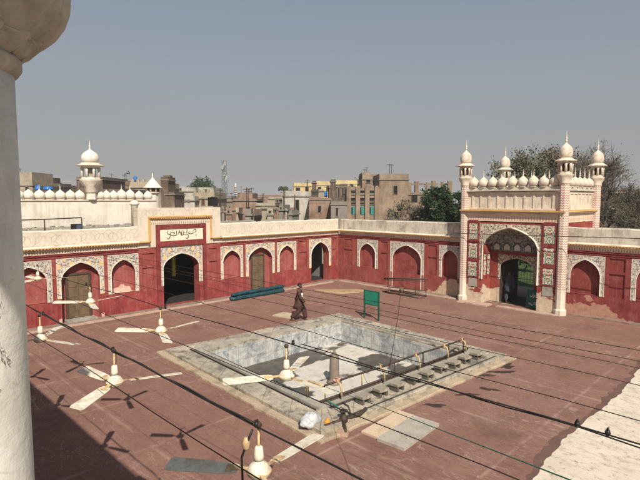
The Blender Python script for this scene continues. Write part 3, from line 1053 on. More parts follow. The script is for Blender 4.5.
m.box(a0 + 0.002, a0 + 0.06, 1.35, 2.7, 0.05, 2.0)
for i in range(3):
    for j in range(4):
        m.box(a0 + 0.06, a0 + 0.075, 1.42 + i * 0.42, 1.76 + i * 0.42, 0.15 + j * 0.46, 0.52 + j * 0.46)
m.build('door_leaf', WOOD_F, gate)
m = MB()
arch_face(m, A0 - 0.17, A1 + 0.17, 1.3, 4.26, A0, A1, AS, AA, -0.006, 0)
arch_rim(m, A0, A1, 1.3, AS, AA, -0.01, 0.05, 1)
m.box(-0.1, 0.1, -0.07, -0.007, AA - 0.02, AA + 0.14, 1)
big = m.build('arch_spandrel', [FLORAL_G, CREAM], gate)
m = MB()
P = arch_pts(A0, A1, AS, AA)
nR = 5
prev = [(x, 0.0, z) for x, z in P]
for r in range(1, nR + 1):
    t = r / nR
    cur = [(x * (1 - 0.12 * t), 0.98 * sin(t * pi / 2) if r < nR else 0.98, AS + (z - AS) * (1 - 0.72 * t ** 1.8)) for x, z in P]
    # scalloped net of small cells
    if r < nR:
        cur = [(x, y + (0.09 if (i + r) % 2 else -0.03), z + (0.07 if (i + r) % 2 else -0.02)) for i, (x, y, z) in enumerate(cur)]
    for i in range(len(P) - 1):
        m.poly([prev[i], prev[i + 1], cur[i + 1], cur[i]])
    prev = cur
m.poly([(A0, 0.985, 2.66), (A1, 0.985, 2.66), (A1, 0.985, 3.6), (A0, 0.985, 3.6)])
vault = m.build('vault', MUQ, gate)
m = MB()
for i in range(5):
    c = -1.12 + i * 0.56
    arch_rim(m, c - 0.19, c + 0.19, 2.82, 3.05, 3.22, 0.965, 0.022, 0)
    m.poly([(c - 0.17, 0.975, 2.84), (c + 0.17, 0.975, 2.84), (c + 0.17, 0.975, 3.02), (c, 0.975, 3.18), (c - 0.17, 0.975, 3.02)], 1)
m.build('niche_row', [plain('dark grey outline paint', (0.09, 0.09, 0.09), 0.8), CREAM_W], vault)
m = MB()
m.box(A0 + 0.002, A1 - 0.002, 0.86, 0.98, 2.62, 2.78)
m.build('lintel', RED_TRIM, gate)
m = MB()
arch_face(m, a0 - 0.12, a1 + 0.12, 1.25, 2.62, a0, a1, asp, aap, 0.99, 0)
arch_rim(m, a0, a1, 1.25, asp, aap, 0.985, 0.02, 1)
for p_, q_ in ((a0 - 0.12, a0), (a1, a1 + 0.12)):
    m.poly([(p_, 0.99, 0), (q_, 0.99, 0), (q_, 0.99, 1.25), (p_, 0.99, 1.25)], 2)
m.build('small_arch_border', [FLORAL_G, CREAM, GATE_RED], gate)
# framed flower panels, left and right of the arch
for sx in (-1, 1):
    f = MB()
    xi, xo = (1.68, 2.25)
    for u0, u1 in ((xi - 0.06, xi + 0.03), (xo - 0.01, xo + 0.06)):
        x0, x1 = sorted((sx * u0, sx * u1))
        f.box(x0, x1, -0.05, -0.002, 1.35, zT)
    for z in (1.32, 2.22, 3.22, 4.28):
        x0, x1 = sorted((sx * (xi + 0.032), sx * (xo - 0.012)))
        f.box(x0, x1, -0.045, -0.002, z, z + (0.16 if z > 2 else 0.05))
    fo = f.build('panel_frame', RED_TRIM, gate)
    for z0, z1 in ((1.4, 2.2), (2.4, 3.2), (3.4, 4.26)):
        pn = MB()
        x0, x1 = sorted((sx * (xi + 0.04), sx * (xo - 0.02)))
        pn.box(x0, x1, -0.022, -0.003, z0, z1)
        c = (x0 + x1) / 2
        arch_rim(pn, x0 + 0.06, x1 - 0.06, z0 + 0.08, z1 - 0.3, z1 - 0.06, -0.024, 0.012, 1)
        pn.v = [(x_ - c, y_, z_ - z0) for x_, y_, z_ in pn.v]
        pn.build('flower_panel', [FLORAL_GP, CREAM], fo, (c, 0, z0))
    lo = MB()
    x0, x1 = sorted((sx * 1.72, sx * 2.2))
    lo.box(x0, x1, -0.03, -0.002, 0.85, 1.3)
    lo.build('bare_panel', CONC, gate)
# little panels on the left jamb of the recess
for j, (z0, z1) in enumerate(((1.5, 2.25), (2.32, 2.6))):
    for yy in (0.14, 0.56):
        pn = MB()
        pn.box(A0 + 0.003, A0 + 0.02, yy, yy + 0.28, z0, z1)
        pn.build('jamb_panel', FLORAL_GP, gate)
pn = MB()
pn.box(A0 + 0.002, A0 + 0.045, 0.0, 0.95, 2.64, 2.76)
for yy in (0.02, 0.44, 0.87):
    pn.box(A0 + 0.002, A0 + 0.04, yy, yy + 0.08, 1.3, 2.64)
pn.build('jamb_frame', RED_TRIM, gate)
# frieze, ochre cornice, attic, slab
m = MB()
m.box(-GW - 0.02, GW + 0.02, -0.04, 3.3, 4.4, 4.86)
m.box(-GW - 0.02, GW + 0.02, 3.3, GD, zT + 0.004, 4.86)
m.build('frieze', FRIEZE_G, gate)
m = MB()
m.box(-GW - 0.16, GW + 0.16, -0.2, GD + 0.1, 4.87, 4.92, 1)
m.box(-GW - 0.2, GW + 0.2, -0.26, GD + 0.14, 4.922, 4.99)
m.build('cornice', [YELLOW, CREAM], gate)
m = MB()
m.box(-GW + 0.06, GW - 0.06, 0.06, GD - 0.06, 4.992, 5.95)
for i in range(10):
    x = -GW + 0.42 + i * (2 * GW - 0.84) / 9
    m.box(x - 0.05, x + 0.05, 0.02, 0.06, 5.05, 5.9)
for i in range(9):
    c_ = -GW + 0.42 + (i + 0.5) * (2 * GW - 0.84) / 9
    arch_rim(m, c_ - 0.15, c_ + 0.15, 5.14, 5.5, 5.72, 0.055, 0.012, 0)
m.box(-GW + 0.3, GW - 0.3, 0.015, 0.06, 5.0, 5.08)
m.box(-GW + 0.3, GW - 0.3, 0.015, 0.06, 5.8, 5.9)
for i in range(8):
    yv = 0.5 + i * (GD - 1.0) / 7
    m.box(GW - 0.06, GW - 0.02, yv - 0.05, yv + 0.05, 5.05, 5.9)
    m.box(-GW + 0.02, -GW + 0.06, yv - 0.05, yv + 0.05, 5.05, 5.9)
m.box(GW - 0.06, GW - 0.015, 0.3, GD - 0.3, 5.8, 5.9)
m.box(GW - 0.06, GW - 0.015, 0.3, GD - 0.3, 5.0, 5.08)
m.build('attic', CREAM, gate)
m = MB()
m.box(-GW - 0.06, GW + 0.06, -0.12, GD + 0.12, 5.952, 6.01)
m.box(-GW + 0.1, GW - 0.1, 0.04, 0.3, 6.012, 6.14)
m.box(GW - 0.3, GW - 0.04, 0.3, GD - 0.3, 6.012, 6.14)
m.box(-GW + 0.04, -GW + 0.3, 0.3, GD - 0.3, 6.012, 6.14)
m.box(-GW + 0.1, GW - 0.1, GD - 0.3, GD - 0.04, 6.012, 6.14)
m.build('roof_slab', CREAM_WORN, gate)
for i in range(9):
    b = MB()
    bud(b, 0, 0, 0, 0.26, 0.62, 0.32 if i in (1, 3, 5, 6) else 0.12)
    b.build('bud_dome', [CREAM_DOME, CREAM_WORN], gate, (-2.1 + i * 4.2 / 8, 0.17, 6.12))
    if i % 2 == 0 and i < 8:
        b = MB()
        bud(b, 0, 0, 0, 0.26, 0.62, 0.5)
        b.build('bud_dome', [CREAM_DOME, CREAM_WORN], gate, (-1.9 + i * 0.5, GD - 0.17, 6.12))
for i in range(6):
    b = MB()
    bud(b, 0, 0, 0, 0.25, 0.58, 0.45)
    b.build('bud_dome', [CREAM_DOME, CREAM_WORN], gate, (GW - 0.17, 0.65 + i * (GD - 1.3) / 5, 6.12))
for x, y in ((-GW - 0.05, 0.05), (GW + 0.05, 0.05), (-GW - 0.05, GD - 0.1), (GW + 0.05, GD - 0.1)):
    turret(gate, x, y, 6.66)

# ------------------------------------------------------------------ ablution pool
pool = thing('ablution_pool', 'square sunken pool with stone coping and grey marble lined walls', 'pool', (-11.77, 12.43, 0))
OX, OY = pool.location.x, pool.location.y
OUT = (-15.95, -7.55, 8.1, 16.72)


def ring(m, a, b, z0, z1, mi=0, jit=0.0):
    """a flat rectangular ring between outer rect a and inner rect b"""
    (ax0, ax1, ay0, ay1), (bx0, bx1, by0, by1) = a, b
    m.box(ax0 - OX, ax1 - OX, ay0 - OY, by0 - OY, z0, z1, mi)
    m.box(ax0 - OX, ax1 - OX, by1 - OY, ay1 - OY, z0, z1, mi)
    m.box(ax0 - OX, bx0 - OX, by0 - OY, by1 - OY, z0, z1, mi)
    m.box(bx1 - OX, ax1 - OX, by0 - OY, by1 - OY, z0, z1, mi)


STEP = plaster('sandy worn step', (0.42, 0.33, 0.23), (0.18, 0.14, 0.1), 0.8, 1.6, 0.02, 0.3)


def curb(a, b, z, seed, jit, mat, name, bev=0.02):
    (ax0, ax1, ay0, ay1), (bx0, bx1, by0, by1) = a, b
    sides = (((ax0, ay0), (1, 0), ax1 - ax0, (0, 1), by0 - ay0), ((ax0, ay1), (1, 0), ax1 - ax0, (0, -1), ay1 - by1),
             ((ax0, by0), (0, 1), by1 - by0, (1, 0), bx0 - ax0), ((ax1, by0), (0, 1), by1 - by0, (-1, 0), ax1 - bx1))
    rnd = random.Random(seed)
    for (px, py), (dx, dy), ln, (nx, ny), w in sides:
        m = MB()
        n = int(ln / 0.28)
        R = []
        for i in range(n + 1):
            t = ln * i / n
            j0, j2 = rnd.uniform(-jit, jit), rnd.uniform(-0.3, 0.3) * jit
            prof = ((j0 + 0.0, -0.02), (j0 + 0.003, z - bev), (j0 + bev, z + j2), (w, z + j2 * 0.5), (w, -0.02))
            R.append([(px + dx * t + nx * q - OX, py + dy * t + ny * q - OY, h) for q, h in prof])
        m.rings(R, s=False)
        m.build(name, mat, pool)


curb(OUT, (PX0 - 0.03, PX1 + 0.03, PY0 - 0.03, PY1 + 0.03), 0.17, 5, 0.012, COPING, 'coping')
e = 0.24
curb((OUT[0] - e, OUT[1] + e, OUT[2] - e, OUT[3] + e), (OUT[0] + 0.05, OUT[1] - 0.05, OUT[2] + 0.05, OUT[3] - 0.05), 0.07, 6, 0.03, STEP, 'step')
m = MB()
ring(m, (PX0 - 0.35, PX1 + 0.35, PY0 - 0.35, PY1 + 0.35), (PX0 - 0.15, PX1 + 0.15, PY0 - 0.15, PY1 + 0.15), 0.12, 0.24)
m.build('inner_lip', CONC, pool)
m = MB()
m.tube([(PX0 - 0.5 - OX, PY0 - 0.42 - OY, 0.2), (PX1 + 0.3 - OX, PY0 - 0.42 - OY, 0.2)], 0.02, 8)
m.tube([(PX0 - 0.4 - OX, PY0 - 0.1 - OY, 0.2), (PX1 + 0.1 - OX, PY0 - 0.1 - OY, 0.245)], 0.015, 8)
m.build('drain_pipe', BLACK, pool)
m = MB()
x0, x1, y0, y1 = PX0 - OX, PX1 - OX, PY0 - OY, PY1 - OY
zb = -0.78
m.box(x0 - 0.1, x0, y0 - 0.1, y1 + 0.1, zb, 0.1)
m.box(x1, x1 + 0.1, y0 - 0.1, y1 + 0.1, zb, 0.1)
m.box(x0, x1, y0 - 0.1, y0, zb, 0.1)
m.box(x0, x1, y1, y1 + 0.1, zb, 0.1)
m.build('basin_wall', MARBLE, pool)
m = MB()
m.poly([(x0, y0, zb + 0.002), (x1, y0, zb + 0.002), (x1, y1, zb + 0.002), (x0, y1, zb + 0.002)])
m.build('basin_floor', BASIN, pool)
m = MB()
m.lathe([(0.26, 0), (0.26, 0.07), (0.2, 0.1), (0.19, 0.13), (0.17, 0.2), (0.15, 0.95), (0.09, 1.0), (0.05, 1.12), (0.02, 1.15)], (0, 0, 0), 20, 0, True, 0, (3, 5, 10, 0.12))
m.build('fountain_stub', plaster('dark fluted stone', (0.17, 0.13, 0.105), (0.3, 0.25, 0.2), 0.6, 3.0), pool, (-11.36 - OX, 12.1 - OY, zb))

def lump(name, mat, rx, ry, rz, seed, knob=0.25, n=14):
    random.seed(seed)
    m = MB()
    ph = [random.uniform(0, 6.28) for _ in range(6)]
    R = []
    for i in range(n + 1):
        t = pi * (0.02 + 0.96 * i / n)
        r = []
        for k in range(18):
            a = 2 * pi * k / 18
            f = 1 + knob * (0.5 * sin(3 * a + ph[0] + 2 * t) + 0.35 * sin(5 * a + ph[1] - 3 * t) + 0.3 * sin(4 * t + ph[2] + a))
            z = -cos(t) * rz * f
            r.append((rx * sin(t) * cos(a) * f, ry * sin(t) * sin(a) * f, max(z + rz, 0.0)))
        R.append(r)
    m.rings(R)
    return m


m = MB()
m.box(-8.5 - OX, -8.28 - OX, 9.1 - OY, 15.8 - OY, 0.15, 0.177)
m.box(-7.72 - OX, -7.66 - OX, 9.0 - OY, 16.2 - OY, 0.15, 0.176)
m.build('wet_channel', plain('wet dark channel', (0.06, 0.05, 0.042), 0.5, 0, 0.5, 3), pool)
rail = thing('tap_rail', 'long dark ablution pipe with bent brass taps along the pool edge', 'tap rail', (-8.62, 12.4, 0.2))
RX, RY = -8.62, 12.4
m = MB()
ptsr = [(0, y, 0.46 + 0.012 * sin(y * 2)) for y in [9.15 - RY + i * 0.5 for i in range(14)]]
m.tube(ptsr, 0.03, 8)
m.build('pipe', IRON, rail)
m = MB()
m.tube([(0.04, 9.0 - RY, 0.09), (0.04, 15.9 - RY, 0.09)], 0.035, 8)
m.tube([(0.1, 9.3 - RY, 0.06), (0.1, 15.6 - RY, 0.06)], 0.022, 6)
m.build('waste_pipe', IRON, rail)
for y in (9.2, 10.6, 12.0, 13.4, 14.8, 15.7):
    m = MB()
    m.tube([(0, y - RY, 0.0), (0, y - RY, 0.46)], 0.022, 6)
    m.lathe([(0.05, 0), (0.05, 0.02)], (0, y - RY, 0), 8)
    m.build('post', BRASS if y < 11 else IRON, rail)
for y in (9.55, 11.25, 12.9, 14.4, 15.45):
    m = MB()
    yy = y - RY
    m.tube([(0, yy, 0.46), (0.08, yy, 0.5), (0.2, yy, 0.47), (0.24, yy, 0.36), (0.27, yy, 0.14)], [0.025, 0.03, 0.028, 0.026, 0.026], 8)
    m.lathe([(0.02, 0), (0.035, 0.02), (0.035, 0.05), (0.012, 0.06), (0.012, 0.09)], (0.1, yy, 0.5), 8)
    m.box(0.03, 0.17, yy - 0.012, yy + 0.012, 0.585, 0.6)
    m.build('tap', BRASS, rail)
m = MB()
m.tube([(0, 9.15 - RY, 0.46), (-0.25, 9.13 - RY, 0.46), (-0.55, 9.1 - RY, 0.44), (-0.6, 9.1 - RY, 0.4), (-0.6, 9.1 - RY, 0.0)], 0.035, 8)
m.build('elbow_pipe', BRASS, rail)
m = MB()
m = lump('r', None, 0.07, 0.1, 0.05, 15, 0.5)
m.v = [(x + 0.02, y + 9.62 - RY, z + 0.46) for x, y, z in m.v]
tag(m.build('pink_cloth', plain('faded pink cloth', (0.62, 0.32, 0.3), 0.9)), 'small faded pink rag lying on the tap pipe', 'rag').location = rail.location

# stools for washing
STOOL = plaster('grimy stool concrete', (0.3, 0.26, 0.205), (0.1, 0.085, 0.07), 0.8, 2.5, 0.012, 0.4)
STOOL_LEG = plain('dark stool leg concrete', (0.1, 0.085, 0.07), 0.8)  # legs a darker tone than the seat
stool0 = None
lab = ['concrete washing stool nearest the two loose slabs', 'concrete washing stool second from the loose slabs', 'concrete washing stool third from the loose slabs',
       'concrete washing stool fourth from the loose slabs', 'concrete washing stool in the middle of the row', 'concrete washing stool fourth from the far pool corner',
       'concrete washing stool third from the far pool corner', 'concrete washing stool second from the far pool corner', 'concrete washing stool at the far pool corner']
for i in range(9):
    if stool0 is None:
        s = stool0 = thing('washing_stool', lab[0], 'stool', (0, 0, 0), 0, 'concrete stools along the taps')
        m = MB()
        R = []
        for q in range(5):
            w = 0.15 if q in (0, 4) else 0.17
            R.append([(-w, -0.2 + q * 0.1, 0.13), (w, -0.2 + q * 0.1, 0.13), (w - 0.012, -0.2 + q * 0.1, 0.19), (-w + 0.012, -0.2 + q * 0.1, 0.19)])
        m.rings(R, s=False)
        m.build('seat', STOOL, s)
        for yy in (-0.13, 0.13):
            m = MB()
            m.box(-0.13, 0.13, yy - 0.04, yy + 0.04, 0, 0.13)
            m.build('leg', STOOL_LEG, s)
    else:
        s = copy_tree(stool0)
        s['label'] = lab[i]
    random.seed(50 + i)
    s.location = (-8.0 + random.uniform(-0.03, 0.03), 10.02 + i * 0.69 + random.uniform(-0.05, 0.05), 0.17)
    s.scale = (0.95, 0.92, 1.15)
    s.rotation_euler = (0, 0, radians(random.uniform(-5, 5)))

# loose slabs, rags and fittings by the near corner
TAN = plaster('tan stone slab', (0.55, 0.42, 0.3), (0.36, 0.27, 0.19), 0.6, 2.0, 0.004, 0.2)
GREY = plaster('grey cement board', (0.38, 0.345, 0.285), (0.22, 0.19, 0.15), 0.6, 2.4, 0.004, 0.2)


def slab(name, label, mat, x, y, w, l, h, rz, z=0.0, tilt=0.0, n=3):
    m = MB()
    random.seed(int(x * 100))
    m.box(-w / 2, w / 2, -l / 2, l / 2, 0, h)
    o = m.build(name, mat)
    o.location = (x, y, z)
    o.rotation_euler = (radians(tilt), 0, radians(rz))
    return tag(o, label, 'slab')


slab('stone_slab', 'pale tan slab lying beside the pool step', TAN, -7.1, 9.5, 0.5, 1.6, 0.05, 3, 0.052 - 0.05)
slab('cement_board', 'grey board lying next to the tan slab', GREY, -6.5, 9.48, 0.72, 1.62, 0.07, 4, 0.001)
CLOTH_W = plain('crumpled white cloth', (0.5, 0.5, 0.51), 0.9, 0, 0.35, 9, bump=0.02)


tag(lump('c', None, 0.2, 0.3, 0.17, 4).build('cloth_bundle', CLOTH_W), 'crumpled white cloth bundle by the near pool corner', 'cloth').location = (-8.3, 7.95, 0.05)
ORANGE = plain('orange plastic', (0.72, 0.27, 0.03), 0.4)
m = MB()
m.lathe([(0.05, 0), (0.075, 0.02), (0.08, 0.14), (0.05, 0.19), (0.03, 0.2), (0.03, 0.24)], n=14)
tag(m.build('plastic_jug', ORANGE), 'small orange plastic jug next to the white cloth', 'jug').location = (-8.0, 8.25, 0.05)
val = thing('pipe_valve', 'rusty pipe fittings and valve by the near pool corner', 'valve', (-7.85, 8.6, 0.05))
m = MB()
m.tube([(-0.1, -0.5, 0.1), (0.0, 0.0, 0.12), (0.12, 0.55, 0.14), (0.1, 0.8, 0.2)], 0.045, 8)
m.tube([(0, 0, 0.12), (0.25, -0.15, 0.1), (0.4, -0.3, 0.05)], 0.03, 8)
m.tube([(0.05, 0.3, 0.13), (-0.15, 0.4, 0.3), (-0.35, 0.4, 0.34)], 0.025, 8)
m.build('pipe', IRON, val)
m = MB()
m.lathe([(0.07, 0), (0.1, 0.04), (0.1, 0.14), (0.05, 0.18), (0.03, 0.28), (0.1, 0.29), (0.1, 0.31)], (0.02, 0.05, 0.05), 12)
m.build('valve_body', IRON, val)
m = MB()
m.box(-0.14, 0.14, -0.09, 0.09, 0, 0.1)
o = tag(m.build('loose_brick', plain('dusty brick', (0.4, 0.27, 0.19), 0.9)), 'dusty brick by the pipe fittings', 'brick')
o.location = (-7.55, 8.3, 0.002)
o.rotation_euler = (0, 0, 0.5)
HOSE = plain('green hose', (0.03, 0.19, 0.12), 0.5)
m = MB()
m.tube([(-8.95, 9.05, 0.2), (-8.7, 9.0, 0.27), (-8.35, 8.9, 0.3), (-8.05, 8.85, 0.24), (-7.9, 8.8, 0.19)], 0.02, 6)
tag(m.build('hose', HOSE), 'short green hose running from the pool edge to the valve', 'hose')

# the whole pool stands a few degrees askew to the court
ASK = ['ablution_pool', 'tap_rail', 'washing_stool', 'pink_cloth']
CEN = Vector((-11.77, 12.43, 0))
for o in list(COL.objects):
    if o.parent is None and o.name.split('.')[0] in ASK:
        d_ = o.location - CEN
        d_.rotate(Matrix.Rotation(radians(-3.5), 3, 'Z'))
        o.location = CEN + d_
        o.rotation_euler.z += radians(-3.5)

# wet marks on the paving
WET = plain('wet red paving', (0.045, 0.026, 0.02), 0.45, 0, 0.3, 5, 0.4)


def puddle(x, y, rx, ry, rz, seed):
    random.seed(seed)
    m = MB()
    ph = [random.uniform(0, 6.28) for _ in range(5)]
    P = []
    for k in range(40):
        a = 2 * pi * k / 40
        f = 1 + 0.3 * sin(2 * a + ph[0]) + 0.22 * sin(3 * a + ph[1]) + 0.14 * sin(5 * a + ph[2]) + 0.08 * sin(9 * a + ph[3])
        P.append((rx * f * cos(a), ry * f * sin(a), 0.004))
    m.poly(P)
    o = tag(m.build('wet_patch', WET), kind='structure')
    o.location = (x, y, 0)
    o.rotation_euler = (0, 0, rz)


puddle(-6.85, 15.05, 0.38, 0.14, 0.7, 1)
puddle(-6.95, 15.75, 0.3, 0.16, 1.5, 2)
puddle(-6.7, 12.6, 0.25, 0.1, 0.8, 3)
puddle(-6.45, 13.4, 0.22, 0.12, 0.4, 4)
puddle(-7.05, 14.4, 0.3, 0.08, 1.0, 5)
puddle(-6.95, 11.3, 0.32, 0.09, 0.5, 6)

# ------------------------------------------------------------------ fans and wires
ZW = 3.86


def make_fan():
    t = thing('ceiling_fan', 'x', 'fan', (0, 0, 3.5), 0, 'ceiling fans hung over the courtyard')
    m = MB()
    m.tube([(0, 0, 0.05), (0, 0, 0.35)], 0.0105, 8)
    m.tube([(0.016, 0, 0.2), (0.022, 0.01, 0.27), (0.012, 0, 0.35)], 0.004, 5, 1)
    m.lathe([(0.012, 0.325), (0.022, 0.335), (0.026, 0.355), (0.012, 0.375)], n=8, m=1)
    m.build('rod', [RUST, IRON], t)
    m = MB()
    m.lathe([(0.038, 0.088), (0.037, 0.115), (0.03, 0.18), (0.022, 0.188), (0.01, 0.19)], n=16)
    m.build('canopy', FAN, t)
    m = MB()
    m.lathe([(0.035, -0.045), (0.072, -0.038), (0.09, -0.015), (0.092, 0.0), (0.09, 0.008), (0.082, 0.016), (0.075, 0.034), (0.058, 0.055), (0.036, 0.068), (0.024, 0.09)], n=24)
    m.lathe([(0.093, -0.007), (0.095, 0.0), (0.093, 0.007)], n=24, m=1)
    for k in range(8):
        a = k * pi / 4
        m.lathe([(0.006, 0.0), (0.004, 0.006)], (0.084 * cos(a), 0.084 * sin(a), 0.012), 6, 1)
    m.build('motor', [FAN, RUST], t)
    for k in range(3):
        m = MB(Matrix.Rotation(k * 2 * pi / 3, 4, 'Z') @ Matrix.Rotation(radians(-11), 4, 'X'))
        top, bot = [], []
        for r, w in ((0.16, 0.04), (0.2, 0.055), (0.3, 0.062), (0.5, 0.068), (0.68, 0.072), (0.715, 0.06)):
            top.append([(r, -w, -0.002), (r, w, -0.002), (r, w, 0.003), (r, -w, 0.003)])
        m.rings(top, s=False)
        m.box(0.08, 0.25, -0.018, 0.018, 0.004, 0.01, 1)
        m.box(0.2, 0.25, -0.04, 0.04, 0.004, 0.009, 1)
        m.build('blade', [FAN, RUST], t)
    return t


fan0 = make_fan()
fans = [(-2.81, 2.17, 97, 'cream fan nearest the camera at the bottom of the picture'),
        (-5.36, 2.16, 68, 'cream fan in the near row, second from the bottom, above the bare red paving'),
        (-7.8, 2.1, 143, 'cream fan half hidden beside the white column'),
        (-10.95, 2.1, 31, 'fan behind the white column, nearer one, seen by its shadow'),
        (-13.8, 2.3, 20, 'fan behind the white column, farther one, seen by its shadow'),
        (-4.16, 3.62, 0, 'cream fan hanging in front of the sunken pool'),
        (-7.0, 3.55, 100, 'cream fan hanging left of the pool corner'),
        (-9.99, 3.6, 106, 'cream fan in front of the left wooden door'),
        (-13.87, 3.74, 64, 'far cream fan in front of the leftmost blind niche')]
for i, (x, y, a, lb) in enumerate(fans):
    f = fan0 if i == 0 else copy_tree(fan0)
    f['label'] = lb
    f.location = (x, y, 3.5)
    f.rotation_euler = (0, 0, radians(a))


def wire(label, y, r, mat, z0=ZW, x0=-23.5, x1=6.0, zend=3.0, sag=0.06, extra=(), name='wire', dy=0.0, zr=None):
    m = MB()
    P = []
    n = 40
    for i in range(n + 1):
        x = x0 + (x1 - x0) * i / n
        t = max(0.0, min(1.0, (-15 - x) / 8.5))
        z = z0 - sag * (0.5 - 0.5 * cos((x + 1.4) * 2 * pi / 3.6)) * 0.3 + (zend - z0) * t * t
        if zr is not None:
            z += zr * max(0, (x + 2) / 8)
        P.append((x, y + dy * (x + 8) / 14, z))
    m.tube(P, r, 5)
    for e in extra: e(m)
    return tag(m.build(name, mat), label, 'wire', 'wires strung over the courtyard')


def twin(y, z, x0, x1, r, off):
    def f(m):
        n = 30
        m.tube([(x0 + (x1 - x0) * i / n, y + (off + 0.006 * sin(i * 0.9)) * min(1, i / 5, (n - i) / 5), z + (0.012 * sin(i * 1.3) - 0.015) * min(1, i / 5, (n - i) / 5)) for i in range(n + 1)], r, 5)
    return f


def clamp(x, y, z):
    def f(m):
        m.lathe([(0.014, -0.02), (0.02, 0), (0.014, 0.02)], (x, y, z), 8)
        m.box(x - 0.006, x + 0.006, y - 0.015, y + 0.015, z + 0.015, z + 0.035)
    return f


wire('thick twin black cable carrying the near row of fans', 2.15, 0.007, BLACK, ZW, extra=[twin(2.15, ZW, -9, -2.85, 0.009, 0.018)] + [clamp(x, 2.15, ZW) for x in (-2.81, -5.36, -7.8, -10.95)])
wire('thin black wire below the near fan cable, lowest at left', 1.73, 0.004, BLACK, ZW)
wire('thick black cable carrying the far row of fans', 3.6, 0.0065, BLACK, ZW - 0.01, dy=0.45, extra=[clamp(x, 3.6 + 0.45 * (x + 8) / 14, ZW) for x in (-4.16, -7.0, -9.99, -1.15, -0.95)] + [twin(3.79, ZW - 0.01, -4.1, 4, 0.006, 0.02)])
wire('thin black wire passing just left of the pool corner', 2.8, 0.004, BLACK, ZW)
wire('thin dark wire crossing the sunken pool in its middle', 4.22, 0.004, BLACK, ZW)
m = MB()
m.tube([(-8.83, 9.05, 0.6), (-5.0, 6.42, 2.04), (-1.14, 3.67, 3.5), (0.6, 2.43, 4.17)], 0.006, 5)
tag(m.build('wire', HOSE), 'green wire rising from the pool taps across the lower right paving', 'wire', 'wires strung over the courtyard')
wire('thin dark wire crossing in front of the walking man', 5.8, 0.004, IRON, ZW)
wire('lowest of the three thin wires over the right paving', 5.04, 0.004, IRON, ZW)
wire('middle one of the three thin wires over the right paving', 5.56, 0.004, IRON, ZW)
wire('uppermost of the three thin wires over the right paving', 6.22, 0.004, BLACK, ZW)
m = MB()
m.tube([(-13.9, 24.3, 3.7), (-12, 24.28, 3.72), (-8.4, 24.1, 3.82), (-3, 23.9, 3.95), (6, 23.6, 4.1)], 0.016, 5)
tag(m.build('wire', BLACK), 'dark wire strung across the gate front under its cornice', 'wire', 'wires strung over the courtyard')
m = MB()
m.tube([(-2.83, 2.13, 3.82), (-2.86, 2.1, 3.72), (-2.9, 2.08, 3.6), (-2.89, 2.08, 3.4), (-2.88, 2.1, 3.0)], 0.009, 6)
m.lathe([(0.012, 0), (0.026, 0.02), (0.03, 0.06), (0.02, 0.09), (0.012, 0.1)], (-2.87, 2.1, 3.66), 8, 1)
tag(m.build('fan_lead', [BLACK, BRASS]), 'black lead with a yellowish connector hanging beside the nearest fan', 'cable')

# ------------------------------------------------------------------ things in the court
GREEN = plaster('green sign enamel', (0.02, 0.2, 0.13), (0.012, 0.1, 0.07), 0.5, 3.0, 0.001, 0.5, 0.5)
GREEN_D = plain('dark green iron', (0.015, 0.085, 0.055), 0.5)
sg = thing('sign_board', 'green board on two iron legs standing behind the pool', 'sign', (-14.24, 17.6, 0))
for x in (-0.42, 0.42):
    m = MB()
    m.box(x - 0.03, x + 0.03, -0.03, 0.03, 0, 1.34)
    m.build('leg', GREEN_D, sg)
for x0, x1 in ((-0.388, -0.006), (0.006, 0.388)):
    m = MB()
    m.box(x0, x1, -0.022, -0.004, 0.7, 1.3)
    m.build('panel', GREEN, sg)
m = MB()
m.box(-0.389, 0.389, -0.028, 0.0, 1.302, 1.34)
m.box(-0.389, 0.389, -0.028, 0.0, 0.66, 0.698)
m.build('frame', GREEN_D, sg)

s2 = thing('sign_board', 'dark green notice board with white lettering leaning in the gate doorway', 'sign', (-9.93, 25.15, 0.03), radians(-8))
m = MB(rot('X', -8))
m.box(-0.33, 0.33, -0.02, 0.02, 0.0, 0.92)
TEAL = plain('dark teal board', (0.012, 0.1, 0.075), 0.5)
m.build('board', TEAL, s2)
WHITEP = plain('white sign paint', (0.75, 0.75, 0.7), 0.6)
L2 = [[(198, 205), (215, 222), (242, 206), (244, 172)], [(244, 238), (262, 214), (268, 188)], [(266, 216), (286, 200), (304, 214), (276, 222)],
      [(190, 322), (214, 320), (246, 347), (252, 325)], [(266, 322), (268, 306), (290, 300), (300, 330), (270, 326)], [(300, 306), (304, 300)], [(205, 335), (214, 338)]]
RX_ = rot('X', -8)
for part_ in (L2[:3], L2[3:]):
    strokes(part_, lambda u, v: tuple(RX_ @ Vector(((u - 240) / 160 * 0.6, -0.024, 0.93 - (v - 118) / 262 * 0.92))), 0.016, WHITEP, 'lettering', s2)

